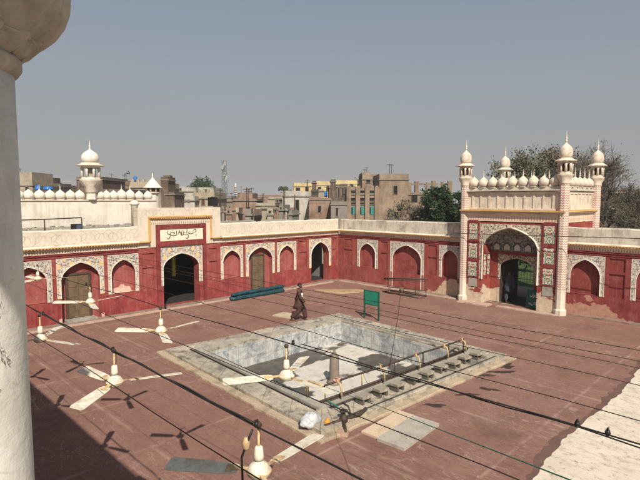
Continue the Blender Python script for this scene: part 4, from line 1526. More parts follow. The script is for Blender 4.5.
# rolled tarpaulins by the wall
TARP = plain('dark teal rolled sheet', (0.014, 0.06, 0.075), 0.55, 0, 0.4, 8)
r0 = None
for i, (x, y, z, l) in enumerate(((-22.5, 15.5, 0.11, 3.8), (-22.26, 15.4, 0.11, 3.7), (-22.4, 15.55, 0.31, 3.7))):
    lb = ['teal sheet roll lying nearest the red wall', 'teal sheet roll lying farthest from the red wall', 'teal sheet roll lying on top of the other two'][i]
    if r0 is None:
        m = MB()
        n = 26
        P = [(0.015 * sin(k * 0.8), l * k / n, 0.01 * sin(k * 1.7)) for k in range(n + 1)]
        m.tube(P, [0.105 + 0.015 * sin(k * 2.3) - (0.03 if k in (0, 26) else 0) for k in range(n + 1)], 12)
        for k in (3, 9, 16, 22):
            m.tube([(P[k][0], P[k][1] - 0.02, P[k][2]), (P[k][0], P[k][1] + 0.02, P[k][2])], 0.124, 12, 0)
        r = r0 = tag(m.build('sheet_roll', TARP), lb, 'roll', 'rolled teal sheets by the wall')
    else:
        r = r0.copy()
        COL.objects.link(r)
        r['label'] = lb
    r.location = (x, y, z)
    r.rotation_euler = (0, i * 0.9, 0.02 * (i - 1))

slab('floor_slab', 'small pale slab lying on the paving behind the walking man', plaster('pale slab', (0.45, 0.36, 0.26), (0.3, 0.23, 0.17), 0.5, 2.0), -17.5, 15.3, 1.15, 0.85, 0.04, 10, 0.001)
STRAW = plaster('straw mat', (0.36, 0.25, 0.14), (0.22, 0.15, 0.09), 0.6, 3.0, 0.01, 0.3)
m = MB()
random.seed(11)
P = []
for k in range(36):
    a = 2 * pi * k / 36
    f = 1 + 0.15 * sin(3 * a) + 0.1 * sin(7 * a + 1) + random.uniform(-0.06, 0.06)
    P.append((1.5 * f * cos(a), 0.75 * f * sin(a)))
m.rings([[(x * 1.0, y * 1.0, 0.001) for x, y in P], [(x * 0.93, y * 0.93, 0.03) for x, y in P], [(x * 0.4, y * 0.4, 0.06) for x, y in P]])
o = tag(m.build('straw_pile', STRAW), 'thin spread of straw coloured grain drying near the corner archway', 'straw pile')
o.location = (-20.0, 21.9, 0)
o.rotation_euler = (0, 0, 0.75)

rk = thing('pole_rack', 'low rickety rack of thin iron rods standing by the big blind arch', 'rack', (-16.7, 23.6, 0))
m = MB()
m.tube([(-1.6, 0.2, 0.75), (-0.5, 0.25, 0.87), (1.35, 0.35, 1.02)], 0.05, 6)
m.tube([(-1.5, 0.2, 0.68), (1.3, 0.35, 0.9)], 0.02, 5)
m.build('top_rail', IRON, rk)
m = MB()
m.tube([(-1.4, -0.2, 0.06), (1.3, -0.45, 0.06)], 0.035, 6)
m.tube([(-1.3, 0.1, 0.3), (1.3, 0.35, 0.34)], 0.025, 6)
m.tube([(-1.2, 0.3, 0.05), (1.3, 0.4, 0.05)], 0.035, 6)
m.tube([(-1.1, -0.35, 0.04), (1.0, -0.2, 0.1)], 0.03, 6)
m.build('lower_rail', IRON, rk)
for x in (-1.3, -0.3, 0.6, 1.3):
    m = MB()
    m.tube([(x, 0.3, 0), (x, 0.28, 0.85 + x * 0.08)], 0.014, 5)
    m.tube([(x, -0.3, 0.05), (x, 0.28, 0.05)], 0.014, 5)
    m.build('leg', IRON, rk)

pl = thing('thin_pole', 'tall thin leaning pole with a knot of twigs at its top', 'pole', (-8.64, 11.4, 0.13))
m = MB()
m.tube([(0, 0, 0), (0.13, 0.1, 1.0), (0.24, 0.2, 2.0), (0.3, 0.26, 2.85)], 0.009, 5)
m.build('pole_shaft', IRON, pl)
m = lump('k', None, 0.06, 0.06, 0.07, 8, 0.6)
m.build('knot', plain('dry twig knot', (0.14, 0.11, 0.07), 0.9, 0, 0.5, 20), pl, (0.3, 0.26, 2.7))

m = MB()
m.box(-0.04, 0.04, -0.1, 0.1, 1.05, 2.65)
tag(m.build('hanging_cloth', plain('yellow green cloth', (0.42, 0.46, 0.06), 0.8)), 'narrow yellow green cloth hanging inside the dark portal', 'cloth').location = (-25.2, 13.62, 0.2)
fl = thing('floodlight', 'small black floodlight on the arcade parapet', 'lamp', (-23.66, 18.3, 4.19), radians(100))
m = MB(rot('X', 25))
m.box(-0.2, 0.2, -0.1, 0.08, 0.1, 0.38)
m.build('lamp_head', BLACK, fl)
m = MB()
m.box(-0.23, 0.23, -0.02, 0.02, 0, 0.03)
m.box(-0.23, -0.205, -0.02, 0.02, 0.03, 0.25)
m.box(0.205, 0.23, -0.02, 0.02, 0.03, 0.25)
m.build('bracket', IRON, fl)

# ------------------------------------------------------------------ people
def ell(c, rx, ry, n=14, ph=0.0):
    return [(c[0] + rx * cos(2 * pi * k / n + ph), c[1] + ry * sin(2 * pi * k / n + ph), c[2]) for k in range(n)]


SKIN = plain('brown skin', (0.2, 0.1, 0.06), 0.6, 0, 0.1)
HAIR = plain('black hair', (0.012, 0.01, 0.009), 0.7)
SANDAL = plain('brown leather sandal', (0.11, 0.055, 0.03), 0.6)


def skin_body(J, E, root, name, mat):
    me = bpy.data.meshes.new(name)
    idx = {k: i for i, k in enumerate(J)}
    me.from_pydata([J[k][:3] for k in J], [(idx[a], idx[b]) for a, b in E], [])
    o = link(bpy.data.objects.new(name, me))
    md = o.modifiers.new('skin', 'SKIN')
    md.use_smooth_shade = True
    sv = me.skin_vertices[0].data
    for k, i in idx.items():
        r = J[k][3]
        sv[i].radius = (r, J[k][4] if len(J[k]) > 4 else r)
    sv[idx['pelvis']].use_root = True
    o.modifiers.new('sub', 'SUBSURF').levels = 2
    dg = bpy.context.evaluated_depsgraph_get()
    nm = bpy.data.meshes.new_from_object(o.evaluated_get(dg))
    nm.materials.clear()
    nm.materials.append(mat)
    for p in nm.polygons: p.use_smooth = True
    o.modifiers.clear()
    o.data = nm
    o.parent = root
    return o


def person(label, loc, heading, cloth, stride=1.0, mirror=1, arm_swing=1.0):
    """man in a long tunic and baggy trousers, mid stride; local +y is forward"""
    root = thing('person', label, 'person', loc, heading)
    k = mirror
    f = stride
    J = {'pelvis': (0, 0, 0.93, 0.13, 0.1), 'belly': (0, 0.01, 1.1, 0.13, 0.1), 'chest': (0, 0.02, 1.3, 0.15, 0.1), 'neckb': (0, 0.02, 1.43, 0.07, 0.065),
         'neck': (0, 0.035, 1.5, 0.052), 'jaw': (0, 0.055, 1.56, 0.068, 0.075), 'skull': (0, 0.04, 1.64, 0.078, 0.095), 'crown': (0, 0.03, 1.7, 0.05, 0.06),
         'nose': (0, 0.14, 1.605, 0.014)}
    E = [('pelvis', 'belly'), ('belly', 'chest'), ('chest', 'neckb'), ('neckb', 'neck'), ('neck', 'jaw'), ('jaw', 'skull'), ('skull', 'crown'), ('skull', 'nose')]
    legs = {'a': (-0.1 * k, [(0.0, 0.88), (0.2 * f, 0.5), (0.3 * f, 0.09)], 0.12), 'b': (0.1 * k, [(0.0, 0.88), (0.02, 0.47), (-0.36 * f, 0.14)], 0.1)}
    for n, (x, pts, toe) in legs.items():
        J['hip' + n] = (x, pts[0][0], pts[0][1], 0.09)
        J['knee' + n] = (x * 1.05, pts[1][0], pts[1][1], 0.058)
        J['ank' + n] = (x * 1.05, pts[2][0], pts[2][1], 0.038)
        J['toe' + n] = (x * 1.2, pts[2][0] + 0.17, 0.03, 0.034, 0.03)
        E += [('pelvis', 'hip' + n), ('hip' + n, 'knee' + n), ('knee' + n, 'ank' + n), ('ank' + n, 'toe' + n)]
    arms = {}
    for n, sx, sw in (('a', -1, -0.26 * k * arm_swing), ('b', 1, 0.2 * k * arm_swing)):
        sh, el, wr = (sx * 0.18, 0.01, 1.385), (sx * 0.24, 0.01 + sw * 0.4, 1.12), (sx * 0.25, 0.07 + sw, 0.9)
        arms[n] = (sh, el, wr)
        J['sh' + n] = (*sh, 0.06)
        J['el' + n] = (*el, 0.042)
        J['wr' + n] = (*wr, 0.028)
        d = (Vector(wr) - Vector(el)).normalized()
        pm = Vector(wr) + d * 0.07
        J['palm' + n] = (*pm, 0.034, 0.02)
        E += [('chest', 'sh' + n), ('sh' + n, 'el' + n), ('el' + n, 'wr' + n), ('wr' + n, 'palm' + n)]
        for q in range(4):
            b0 = pm + d * 0.03 + Vector((0, (q - 1.5) * 0.019, 0))
            ln = (0.06, 0.075, 0.07, 0.055)[q]
            J['fa%s%d' % (n, q)] = (*b0, 0.009)
            J['fb%s%d' % (n, q)] = (*(b0 + d * ln * 0.6 + Vector((-sx * 0.008, 0, 0))), 0.008)
            J['fc%s%d' % (n, q)] = (*(b0 + d * ln * 1.1 + Vector((-sx * 0.03, 0, 0))), 0.007)
            E += [('palm' + n, 'fa%s%d' % (n, q)), ('fa%s%d' % (n, q), 'fb%s%d' % (n, q)), ('fb%s%d' % (n, q), 'fc%s%d' % (n, q))]
        J['tha' + n] = (*(pm + Vector((-sx * 0.01, 0.035, 0.0))), 0.01)
        J['thb' + n] = (*(pm + Vector((-sx * 0.02, 0.055, -0.04))), 0.009)
        E += [('palm' + n, 'tha' + n), ('tha' + n, 'thb' + n)]
    skin_body(J, E, root, 'body', SKIN)
    t = MB()                                             # tunic, one surface with its skirt
    w = 0.05 * f
    prof = [((0, 0.02, 1.46), 0.075, 0.07), ((0, 0.02, 1.43), 0.15, 0.09), ((0, 0.02, 1.38), 0.215, 0.12), ((0, 0.02, 1.25), 0.21, 0.14), ((0, 0.015, 1.08), 0.19, 0.135),
            ((0, 0.01, 0.95), 0.205, 0.15), ((0, 0.0, 0.83), 0.212, 0.165 + 0.3 * w), ((0, -0.015, 0.7), 0.218, 0.185 + 0.7 * w), ((0, -0.03, 0.6), 0.222, 0.205 + w), ((0, -0.03, 0.6), 0.19, 0.17 + w)]
    R = []
    for i, (c, rx, ry) in enumerate(prof):
        r = ell(c, rx, ry, 20)
        if i >= 6:
            r = [(x * (1 + 0.05 * sin(5 * a)), y * (1 + 0.06 * sin(4 * a + 1)), z - 0.05 * (i > 7) * abs(cos(a))) for (x, y, z), a in ((p, 2 * pi * q / 20) for q, p in enumerate(r))]
        R.append(r)
    t.rings(R)
    for n in 'ab':
        sh, el, wr = (Vector(p) for p in arms[n])
        t.tube([sh + Vector((0, 0, 0.02)), sh.lerp(el, 0.35), el, el.lerp(wr, 0.5), wr, wr + (wr - el) * 0.02], [0.085, 0.08, 0.066, 0.064, 0.062, 0.05], 12)
    t.build('tunic', cloth, root)
    s = MB()
    for n in 'ab':
        h, kn, an = (Vector(J[q + n][:3]) for q in ('hip', 'knee', 'ank'))
        s.tube([h + Vector((0, 0, 0.03)), h.lerp(kn, 0.5), kn, kn.lerp(an, 0.5), kn.lerp(an, 0.85), an + Vector((0, 0, 0.02))], [0.13, 0.135, 0.12, 0.112, 0.085, 0.066], 14)
    s.build('trousers', cloth, root)
    h = MB()
    R = []
    for i in range(8):
        tt = i / 7
        z = 1.6 + 0.15 * sin(tt * pi / 2)
        rr = cos(tt * pi / 2)
        R.append([(0.088 * rr * cos(a) if rr > 0.02 else 0, 0.035 + (0.105 * rr * sin(a)) - 0.012, z + (0.045 if sin(a) > 0.3 and i < 2 else 0)) for a in (2 * pi * q / 16 for q in range(16))])
    h.rings(R)
    h.build('hair', HAIR, root)
    b = MB()
    b.rings([ell((0, 0.085, 1.5), 0.03, 0.025, 12), ell((0, 0.08, 1.525), 0.058, 0.055, 12), ell((0, 0.075, 1.56), 0.072, 0.072, 12), ell((0, 0.06, 1.585), 0.074, 0.07, 12)])
    b.build('beard', HAIR, root)
    ee = MB()
    for sx in (-1, 1):
        ee.lathe([(0.004, -0.01), (0.011, 0), (0.004, 0.01)], (sx * 0.03, 0.117, 1.635), 8)
    ee.build('eyes', HAIR, root)
    for sx in (-1, 1):
        e = MB()
        e.lathe([(0.006, -0.03), (0.016, -0.01), (0.018, 0.015), (0.008, 0.03)], (sx * 0.082, 0.03, 1.61), 8, sy=1.4)
        e.build('ear', SKIN, root)
    for n in 'ab':
        x, y, z = J['ank' + n][:3]
        g = MB()
        zt = 0.0 if n == 'a' else 0.015
        g.rings([ell((x * 1.05, y + 0.06, zt), 0.05, 0.13, 14), ell((x * 1.05, y + 0.06, zt + 0.025), 0.05, 0.13, 14)], s=False)
        g.tube([(x * 1.05 - 0.05, y + 0.1, zt + 0.02), (x * 1.05, y + 0.1, zt + 0.075), (x * 1.05 + 0.05, y + 0.1, zt + 0.02)], 0.012, 6)
        g.build('sandal', SANDAL, root)
    return root


BROWN = plain('brown cotton', (0.085, 0.045, 0.036), 0.9, 0, 0.45, 9, 0.15, 0.02)
GREYB = plain('grey blue cotton', (0.045, 0.048, 0.065), 0.9, 0, 0.2, 7, 0.15, 0.006)  # cloth darkened further to carry the shade of the passage
man = person('man in a brown tunic and loose trousers walking across the courtyard', (-16.45, 15.1, 0.0), radians(-50), BROWN)
m = MB()
m.box(0.17, 0.2, 0.13, 0.2, 1.15, 1.3)
m.build('pocket_paper', WHITEP, man)
person('man in grey blue clothes stepping into the shaded gate passage', (-11.5, 25.95, 0.0), radians(20), GREYB, 0.8, -1)

# ------------------------------------------------------------------ mosque side (behind the camera) and the near column
PWHITE = NT('peeling whitewash', 0.85, 0.25)
g = PWHITE
n1 = g.noise(3.2, 7, 0.62, g.scale(1, 1, 0.7), 0.5)
n2 = g.noise(7, 6, 0.7)
col = g.mix(g.map(n2, 0.3, 0.7), (0.58, 0.55, 0.49), (0.7, 0.67, 0.6))
st_ = g.map(g.noise(1.3, 7, 0.7, g.scale(2.2, 2.2, 0.8)), 0.48, 0.7, 0, 0.75)
col = g.mix(st_, col, (0.36, 0.33, 0.27))
chip = g.map(n1, 0.585, 0.6)
col = g.mix(g.M('MULTIPLY', chip, 0.55), col, (0.47, 0.43, 0.36))
crack = g.vor(3.0, g.mix(0.12, g.co(), g.node('ShaderNodeTexNoise', {'Scale': 4.0, 'Vector': g.co()}).outputs[1]), 'DISTANCE_TO_EDGE')
col = g.mix(g.M('MULTIPLY', g.map(crack.outputs['Distance'], 0.004, 0.012, 0.3, 0), g.map(g.noise(1.5, 3), 0.45, 0.6)), col, (0.3, 0.27, 0.22))
col = g.mix(g.map(g.noise(11, 5, 0.7), 0.62, 0.72, 0, 0.5), col, (0.4, 0.36, 0.29))
g.bump(g.M('ADD', g.M('MULTIPLY', chip, -0.8), g.M('MULTIPLY', g.noise(7, 6, 0.65), 0.6)), 0.016, 0.85)
PWHITE = g.done(col)

CAP_SHADE = plaster('shade-darkened capital plaster', (0.42, 0.375, 0.31), (0.2, 0.17, 0.135), 0.7, 5.0, 0.006, 0.7)  # base tone carries the capital's shade; the blotches are ordinary stains
colm = thing('pinnacle_column', 'tall whitewashed peeling column with a swelling lotus capital at the left edge', 'column', (-1.88, 0.26, 4.0))
m = MB()
m.lathe([(0.24, 0), (0.24, 0.18), (0.202, 0.24), (0.2, 1.2), (0.2, 1.885)], n=48)
m.build('shaft', PWHITE, colm)
m = MB()
m.lathe([(0.2, 1.885), (0.211, 1.893), (0.222, 1.91), (0.222, 1.932), (0.214, 1.944)], n=48)
m.build('collar_ring', CAP_SHADE, colm)
m = MB()
m.lathe([(0.208, 1.942), (0.222, 1.95), (0.238, 1.96), (0.252, 1.975), (0.266, 1.99), (0.275, 2.0)], n=96, flute=(0, 5, 16, 0.12))
for i in range(16):
    a = 2 * pi * i / 16 + 0.1
    m.tube([((r + 0.002) * cos(a), (r + 0.002) * sin(a), z) for r, z in ((0.214, 1.945), (0.226, 1.958), (0.243, 1.972), (0.258, 1.984))], [0.009, 0.01, 0.009, 0.005], 8)
m.lathe([(0.245, 1.984), (0.266, 1.986), (0.272, 1.991), (0.262, 1.997)], n=64)
m.build('lotus_petals', CAP_SHADE, colm)
m = MB()
m.lathe([(0.255, 1.988), (0.275, 1.994), (0.3, 2.008), (0.328, 2.034), (0.352, 2.07), (0.366, 2.11), (0.37, 2.16), (0.36, 2.25), (0.32, 2.36), (0.22, 2.5), (0.1, 2.62), (0.03, 2.75), (0.012, 2.95)], n=96)
m.build('lotus_bulb', CAP_SHADE, colm)

mosque = thing('prayer_hall', 'whitewashed prayer hall block behind the camera whose shadow falls on the lower left paving', 'building', (-14, -5, 0))
m = MB()
m.box(-22, 11.7, -8, 4.82, 0, 7.42)
m.build('hall', CREAM_W, mosque)
m = MB()
m.box(13.2, 19, 4.16, 4.82, 7.3, 7.42)  # unseen slab on posts, added and sized to shade capital and nearest fan
for px_ in (13.35, 18.5):
    m.box(px_ - 0.07, px_ + 0.07, 4.17, 4.31, 4.0, 7.3)
m.build('eave', CREAM_W, mosque)
m = MB()
m.box(-22, 24, 4.82, 5.55, 3.7, 4.0)
m.box(11.7, 24, -8, 4.82, 3.7, 3.99)
m.build('terrace', plain('dark red terrace paving', (0.1, 0.055, 0.045), 0.9), mosque)

# ------------------------------------------------------------------ domed white range behind the left arcade
wr = thing('domed_wall_building', 'white walled range topped by small domes and a pillared turret', 'building', (-31, 10, 0))
m = MB()
m.box(-0.3, 0.1, -16, 5.6, 0, 5.45)
m.box(-12, -0.3, -16, 5.6, 0, 4.9)
m.build('wall', CREAM_W, wr)
m = MB()
m.box(-0.36, 0.16, -16, 5.6, 5.45, 5.52)
m.build('coping', CREAM, wr)
for y in (7.05, 7.6, 8.1, 8.66, 9.2, 9.75, 10.3, 10.82, 12.0, 12.4, 12.85, 13.35, 13.9, 14.5, 15.1):
    b = MB()
    big_ = y in (13.35, 13.9)
    bud(b, 0, 0, 0, 0.29 if not big_ else 0.31, 0.62 if not big_ else 0.72, 0.3 if y in (8.66, 9.75, 13.35, 13.9) else 0.0)
    b.build('small_dome', [CREAM_W, CREAM], wr, (-0.1, y - 10, 5.5))
m = MB()
m.lathe([(0.3, 5.525), (0.28, 5.9)], n=8, s=False, ph=pi / 8)
tw = m.build('turret', CREAM_W, wr, (0.05, 11.45 - 10, 0))
m = MB()
m.lathe([(0.28, 5.9), (0.33, 6.0), (0.36, 6.3), (0.6, 6.6), (0.62, 6.7), (0.62, 6.76)], n=16, flute=(1, 3, 10, 0.2))
m.build('lotus_corbel', CREAM, tw)
m = MB()
m.lathe([(0.56, 6.76), (0.56, 6.86)], n=8, s=False)
m.lathe([(0.56, 7.4), (0.56, 7.52)], n=8, s=False)
m.lathe([(0.3, 6.8), (0.3, 7.45)], n=8, s=False, m=1)  # darker core added to stand for the shaded kiosk interior
for i in range(8):
    a = i * pi / 4
    m.lathe([(0.085, 6.86), (0.07, 7.2), (0.1, 7.4)], (0.5 * cos(a), 0.5 * sin(a), 0), 8)
m.build('kiosk', [CREAM_W, CONC], tw)
m = MB()
m.lathe([(0.78, 7.52), (0.8, 7.55), (0.55, 7.66), (0.5, 7.72)], n=16, s=False)
m.build('eave', CREAM, tw)
m = MB()
m.lathe([(a, b + 7.72) for a, b in onion(0.5, 0.85)], n=24, flute=(0, 6, 16, 0.04))
finial(m, 0, 0, 8.5, 0.6)
m.build('dome', CREAM_W, tw)

pn = thing('pinnacle', 'slim cream pinnacle with conical cap right of the white domes', 'turret', (-33, 16.4, 0))
m = MB()
m.lathe([(0.36, 0), (0.36, 5.9)], n=8, s=False)
m.build('shaft', CREAM_W, pn)
m = MB()
m.lathe([(0.36, 5.9), (0.5, 6.0), (0.5, 6.06)], n=16)
m.lathe([(0.42, 6.06), (0.42, 6.32)], n=12, s=False, m=1)
for i in range(8):
    m.lathe([(0.06, 6.06), (0.06, 6.32)], (0.46 * cos(i * pi / 4), 0.46 * sin(i * pi / 4), 0), 6)
m.build('kiosk', [CREAM, WOOD_F], pn)
m = MB()
m.lathe([(0.66, 6.32), (0.68, 6.36), (0.5, 6.5), (0.3, 6.75), (0.1, 7.0), (0.03, 7.1), (0.06, 7.18), (0.01, 7.4)], n=20)
m.build('cap', CREAM_W, pn)

m = MB()
m.lathe([(0.19, 0), (0.18, 1.15), (0.2, 1.17), (0.2, 1.22), (0.27, 1.26), (0.27, 1.3), (0.24, 1.34), (0.2, 1.42), (0.1, 1.48), (0.02, 1.5)], n=24)
tag(m.build('roof_post', CREAM), 'short round cream post with a domed cap on the arcade roof', 'post').location = (-27, 12.3, 4.0)

rr = thing('roof_railing', 'thin dark iron railing on the arcade roof before the white wall', 'railing', (-26, 7, 4.0))
m = MB()
m.tube([(0, -3, 0.56), (0, 0.4, 0.58), (0, 2.1, 0.62)], 0.03, 6)
m.build('rail', IRON, rr)
for y in (-1.2, 0.4, 2.1):
    m = MB()
    m.tube([(0, y, 0), (0, y, 0.6)], 0.03, 6)
    m.build('post', IRON, rr)
bx = thing('lamp_box', 'dark box lamp with glass front lying at the railing end', 'lamp', (-25.9, 8.8, 4.0), 0.5)
m = MB()
m.box(-0.16, 0.16, -0.2, 0.2, 0.02, 0.32)
m.build('case', BLACK, bx)
m = MB()
m.box(0.16, 0.175, -0.16, 0.16, 0.06, 0.28)
m.build('glass', plain('dull blue glass', (0.09, 0.13, 0.19), 0.2), bx)
m = MB()
random.seed(21)
for i in range(260):
    x, y = -random.uniform(24.1, 29.6), random.uniform(4.5, 21)
    if random.random() < 0.45: x, y = -random.uniform(26.5, 29.6), random.uniform(5, 12)
    s_ = random.uniform(0.03, 0.1)
    m.box(x - s_, x + s_, y - s_ * 1.4, y + s_ * 1.4, 4.0, 4.0 + s_ * random.uniform(0.5, 1.2), 0, rot('Z', random.uniform(0, 90), (x, y, 0)))
tag(m.build('roof_rubble', CONC), 'scattered brick rubble and dust on the arcade roof', 'rubble', kind='stuff')


# ------------------------------------------------------------------ the town
FWD = Vector((-sqrt(0.5), sqrt(0.5), 0))
RGT = Vector((sqrt(0.5), sqrt(0.5), 0))


def at(px, v):
    """point on the ground v metres out along the view axis"""
    p = FWD * v + RGT * ((px - 320) / 495 * v)
    return p


def zz(py, v):
    return EYE + (200 - py) / 495 * v


BR = brick('dull town brick', (0.22, 0.115, 0.075), (0.29, 0.165, 0.11))
BR_D = brick('dark sooty brick', (0.13, 0.085, 0.06), (0.18, 0.12, 0.085), (0.15, 0.12, 0.1))
BR_T = brick('tan brick', (0.27, 0.18, 0.12), (0.34, 0.235, 0.155))
T_WHITE = plaster('town whitewash', (0.46, 0.42, 0.36), (0.17, 0.17, 0.14), 0.85, 0.35, 0.01, 0.95)
T_CREAM = plaster('town cream plaster', (0.36, 0.3, 0.22), (0.14, 0.13, 0.1), 0.85, 0.35, 0.01, 0.95)
T_YEL = plaster('town yellow plaster', (0.56, 0.44, 0.22), (0.26, 0.2, 0.12), 0.6, 0.4, 0.01, 0.8)
T_GREY = plaster('town grey cement', (0.22, 0.195, 0.165), (0.09, 0.095, 0.08), 0.85, 0.35, 0.01, 0.95)
T_TEAL = plain('teal shutter', (0.03, 0.2, 0.18), 0.6)
BLUE = plain('blue water tank plastic', (0.02, 0.14, 0.42), 0.4)
PANE = plain('dark window', (0.02, 0.018, 0.016), 0.3)
SILL = plaster('window surround', (0.24, 0.2, 0.155), (0.14, 0.115, 0.09), 0.6, 2.0)


def house(label, x0, x1, yt, v, mat, wins=(), dep=8.0, roof=None, cat='house', name='town_house', yaw=0.0, par=0.5, merlons=0, step=None, winm=None, columns=()):
    """flat roofed block; x0, x1, yt are where its front stands against the skyline"""
    c = at((x0 + x1) / 2, v)
    w = (x1 - x0) / 495 * v / 2
    h = zz(yt, v)
    root = thing(name, label, cat, (c.x, c.y, 0), radians(45 + yaw))
    m = MB()
    m.box(-w, w, 0, dep, 0, h - par)
    m.build('wall', mat, root)
    m = MB()
    t = 0.22
    m.box(-w, w, 0, t, h - par, h)
    m.box(-w, w, dep - t, dep, h - par, h)
    m.box(-w, -w + t, t, dep - t, h - par, h)
    m.box(w - t, w, t, dep - t, h - par, h)
    m.box(-w - 0.12, w + 0.12, -0.12, dep + 0.12, h - par - 0.14, h - par - 0.002, 1)
    for i in range(merlons):
        q = -w + (i + 0.5) * 2 * w / merlons
        m.box(q - 0.18, q + 0.18, -0.01, t + 0.01, h, h + 0.35)
    m.build('roof_parapet', [mat, roof or T_GREY], root)
    for (a, b, p, q) in wins:
        u0, u1 = ((a - (x0 + x1) / 2) / 495 * v, (b - (x0 + x1) / 2) / 495 * v)
        z0, z1 = zz(q, v), zz(p, v)
        f = MB()
        e = 0.07
        f.box(u0 - e, u0, -0.06, 0.02, z0 - e, z1 + e)
        f.box(u1, u1 + e, -0.06, 0.02, z0 - e, z1 + e)
        f.box(u0, u1, -0.06, 0.02, z1, z1 + e)
        f.box(u0 - 0.05, u1 + 0.05, -0.1, 0.02, z0 - e, z0)
        fo = f.build('window', SILL, root)
        g_ = MB()
        g_.box(u0, u1, -0.02, 0.01, z0, z1)
        g_.build('pane', winm or PANE, fo)
    for q in columns:
        u = (q - (x0 + x1) / 2) / 495 * v
        c_ = MB()
        c_.box(u - 0.28, u + 0.28, -0.35, -0.001, 0, h + 0.2)
        c_.build('pier', mat, root)
    if len(label) % 3 == 0 and cat == 'house':
        rr_ = random.Random(len(label) + int(x0))
        for _ in range(2):
            an = MB()
            u = rr_.uniform(-w * 0.8, w * 0.8)
            hh = rr_.uniform(0.8, 2.2)
            an.tube([(u, 1.5, h - par), (u + 0.05, 1.5, h + hh)], 0.04, 4)
            an.tube([(u - 0.35, 1.5, h + hh * 0.9), (u + 0.35, 1.5, h + hh * 0.9)], 0.03, 4)
            an.build('antenna', IRON, root)
    if step:
        a, b, yy = step
        u0, u1 = ((a - (x0 + x1) / 2) / 495 * v, (b - (x0 + x1) / 2) / 495 * v)
        s_ = MB()
        s_.box(u0, u1, 1.0, dep - 1.0, h - par, zz(yy, v))
        s_.build('upper_room', mat, root)
    return root


house('pale far left house rising just right of the white column', 14, 34, 182, 75, T_CREAM, [(27, 30, 187, 191)], step=(14, 30, 172))
house('brown brick house stepping down behind the left white domes', 33, 52, 183, 95, BR_D, [(38, 40, 187, 191), (44, 46, 187, 191)], step=(33, 43, 177))
house('brick block behind the white pillared turret', 78, 104, 177, 70, BR_D, [(84, 86, 182, 187)], par=0.3)
house('low brown brick house right of the pillared turret', 100, 124, 189, 58, BR_D, [(108, 111, 193, 196)], par=0.2)
house('dull brick house with roof rods under the blue tank', 106, 133, 181, 82, BR, [(112, 115, 185, 190), (122, 126, 185, 190)], step=(106, 113, 178))
house('beige house with two storeys of windows beside the pinnacle', 131, 163, 182, 66, T_CREAM, [(146, 149, 186, 191), (152, 156, 186, 191), (146, 149, 195, 200), (153, 158, 195, 201)], merlons=6, par=0.7)
house('tall narrow dark brick shaft with tan cap', 161.5, 169, 177, 60, BR_D, [], 3.0, step=(162, 168.5, 175), par=0.3, cat='chimney', name='brick_shaft')
house('dark brick lean-to beside the tall narrow shaft', 166, 175, 192, 56, BR_D, [], 4.0, par=0.2)
house('white flat roofed house with one tiny window', 173, 196, 187.5, 78, T_WHITE, [(180.5, 182, 188.5, 190.5)], par=0.6)
house('white lower house with pierced parapet', 173, 195, 196, 60, T_WHITE, [(176, 178, 200, 201.5), (180, 182, 200, 201.5), (184, 186, 200, 201.5), (188, 190, 200, 201.5)], par=0.5)
house('beige house with two tall brown shuttered windows', 193.5, 215, 192.5, 62, T_CREAM, [(196, 198.5, 198, 205), (202, 205, 198, 205)], par=0.7, merlons=5, winm=plain('brown shutters', (0.09, 0.045, 0.025), 0.6))
house('grey white two storey house behind the shuttered one', 190, 214, 187.5, 80, T_WHITE, [(196, 200, 189.5, 191.5), (204, 208, 189.5, 191.5)], par=1.0)
house('low brown brick house under the lattice tower', 221, 236, 200, 95, BR, [(226, 228, 203, 206)], par=0.2)
house('brick house with a wide dark window in mid town', 233, 257, 198.5, 72, BR, [(244, 250.5, 207, 211)], par=0.25, step=(239, 252, 193.5))
house('far brown block with a flat roof beyond mid town', 238, 254, 193, 130, BR, [(241, 243, 195, 197), (248, 250, 195, 197)], par=0.5)
house('low beige house with a dark shop opening', 256, 275, 203, 66, T_CREAM, [(263.5, 268, 207, 213), (269.5, 272.5, 208, 213)], par=0.3)
house('far low row of dusty houses at the skyline', 215, 268, 197.5, 210, T_CREAM, [(220, 222, 199, 201), (232, 234, 199, 201), (246, 248, 199, 201), (256, 258, 199, 201)], par=0.6)
house('far brown roofline left of the palm', 255, 284, 195, 170, BR, [(262, 264, 197, 199), (272, 274, 197, 199)], par=0.6)
house('beige house with overhanging roof left of the ruin', 268, 284, 197, 88, T_CREAM, [(276, 279.5, 201, 207)], par=0.3, roof=T_GREY)
house('low broken brick wall house before the whitewashed block', 270, 294, 208, 58, BR, [(284, 287, 211, 214)], par=0.15, dep=5)
house('large worn whitewashed block with rounded corner', 282.5, 311, 191.5, 68, T_WHITE, [(295.5, 299, 200, 211)], par=0.6, step=(284, 301, 190.8))
house('yellow cream house with one dark window and flat roof', 294, 313, 183, 98, T_YEL, [(305.5, 308.5, 187, 192), (296, 300, 188, 192)], par=0.6, roof=T_CREAM)
house('grey shaded end house behind the yellow cream one', 293, 303, 183.5, 112, T_GREY, [(296, 298, 187, 190)], par=0.5)
house('dark narrow stair tower between the two yellow houses', 312, 316.2, 181, 92, BR_D, [], 4, par=0.3)
house('yellow house with deep shaded balcony and pale roof slab', 316, 340, 181.5, 100, T_YEL, [(318, 321, 187, 195), (327, 331, 186, 191)], par=0.7, roof=T_CREAM)
house('bright yellow upper house behind the dark tower', 334, 357, 180.5, 110, T_YEL, [(341, 345, 184, 187), (350, 353, 184, 187)], par=0.7, roof=T_WHITE)
house('dark tall soot stained tower', 331, 335.5, 179.5, 72, BR_D, [], 4, par=0.2)
house('dark slatted brick house right of the soot stained tower', 335, 347.5, 184.5, 74, BR_D, [(338, 339.5, 188, 198), (342, 343.5, 188, 198)], par=0.3)
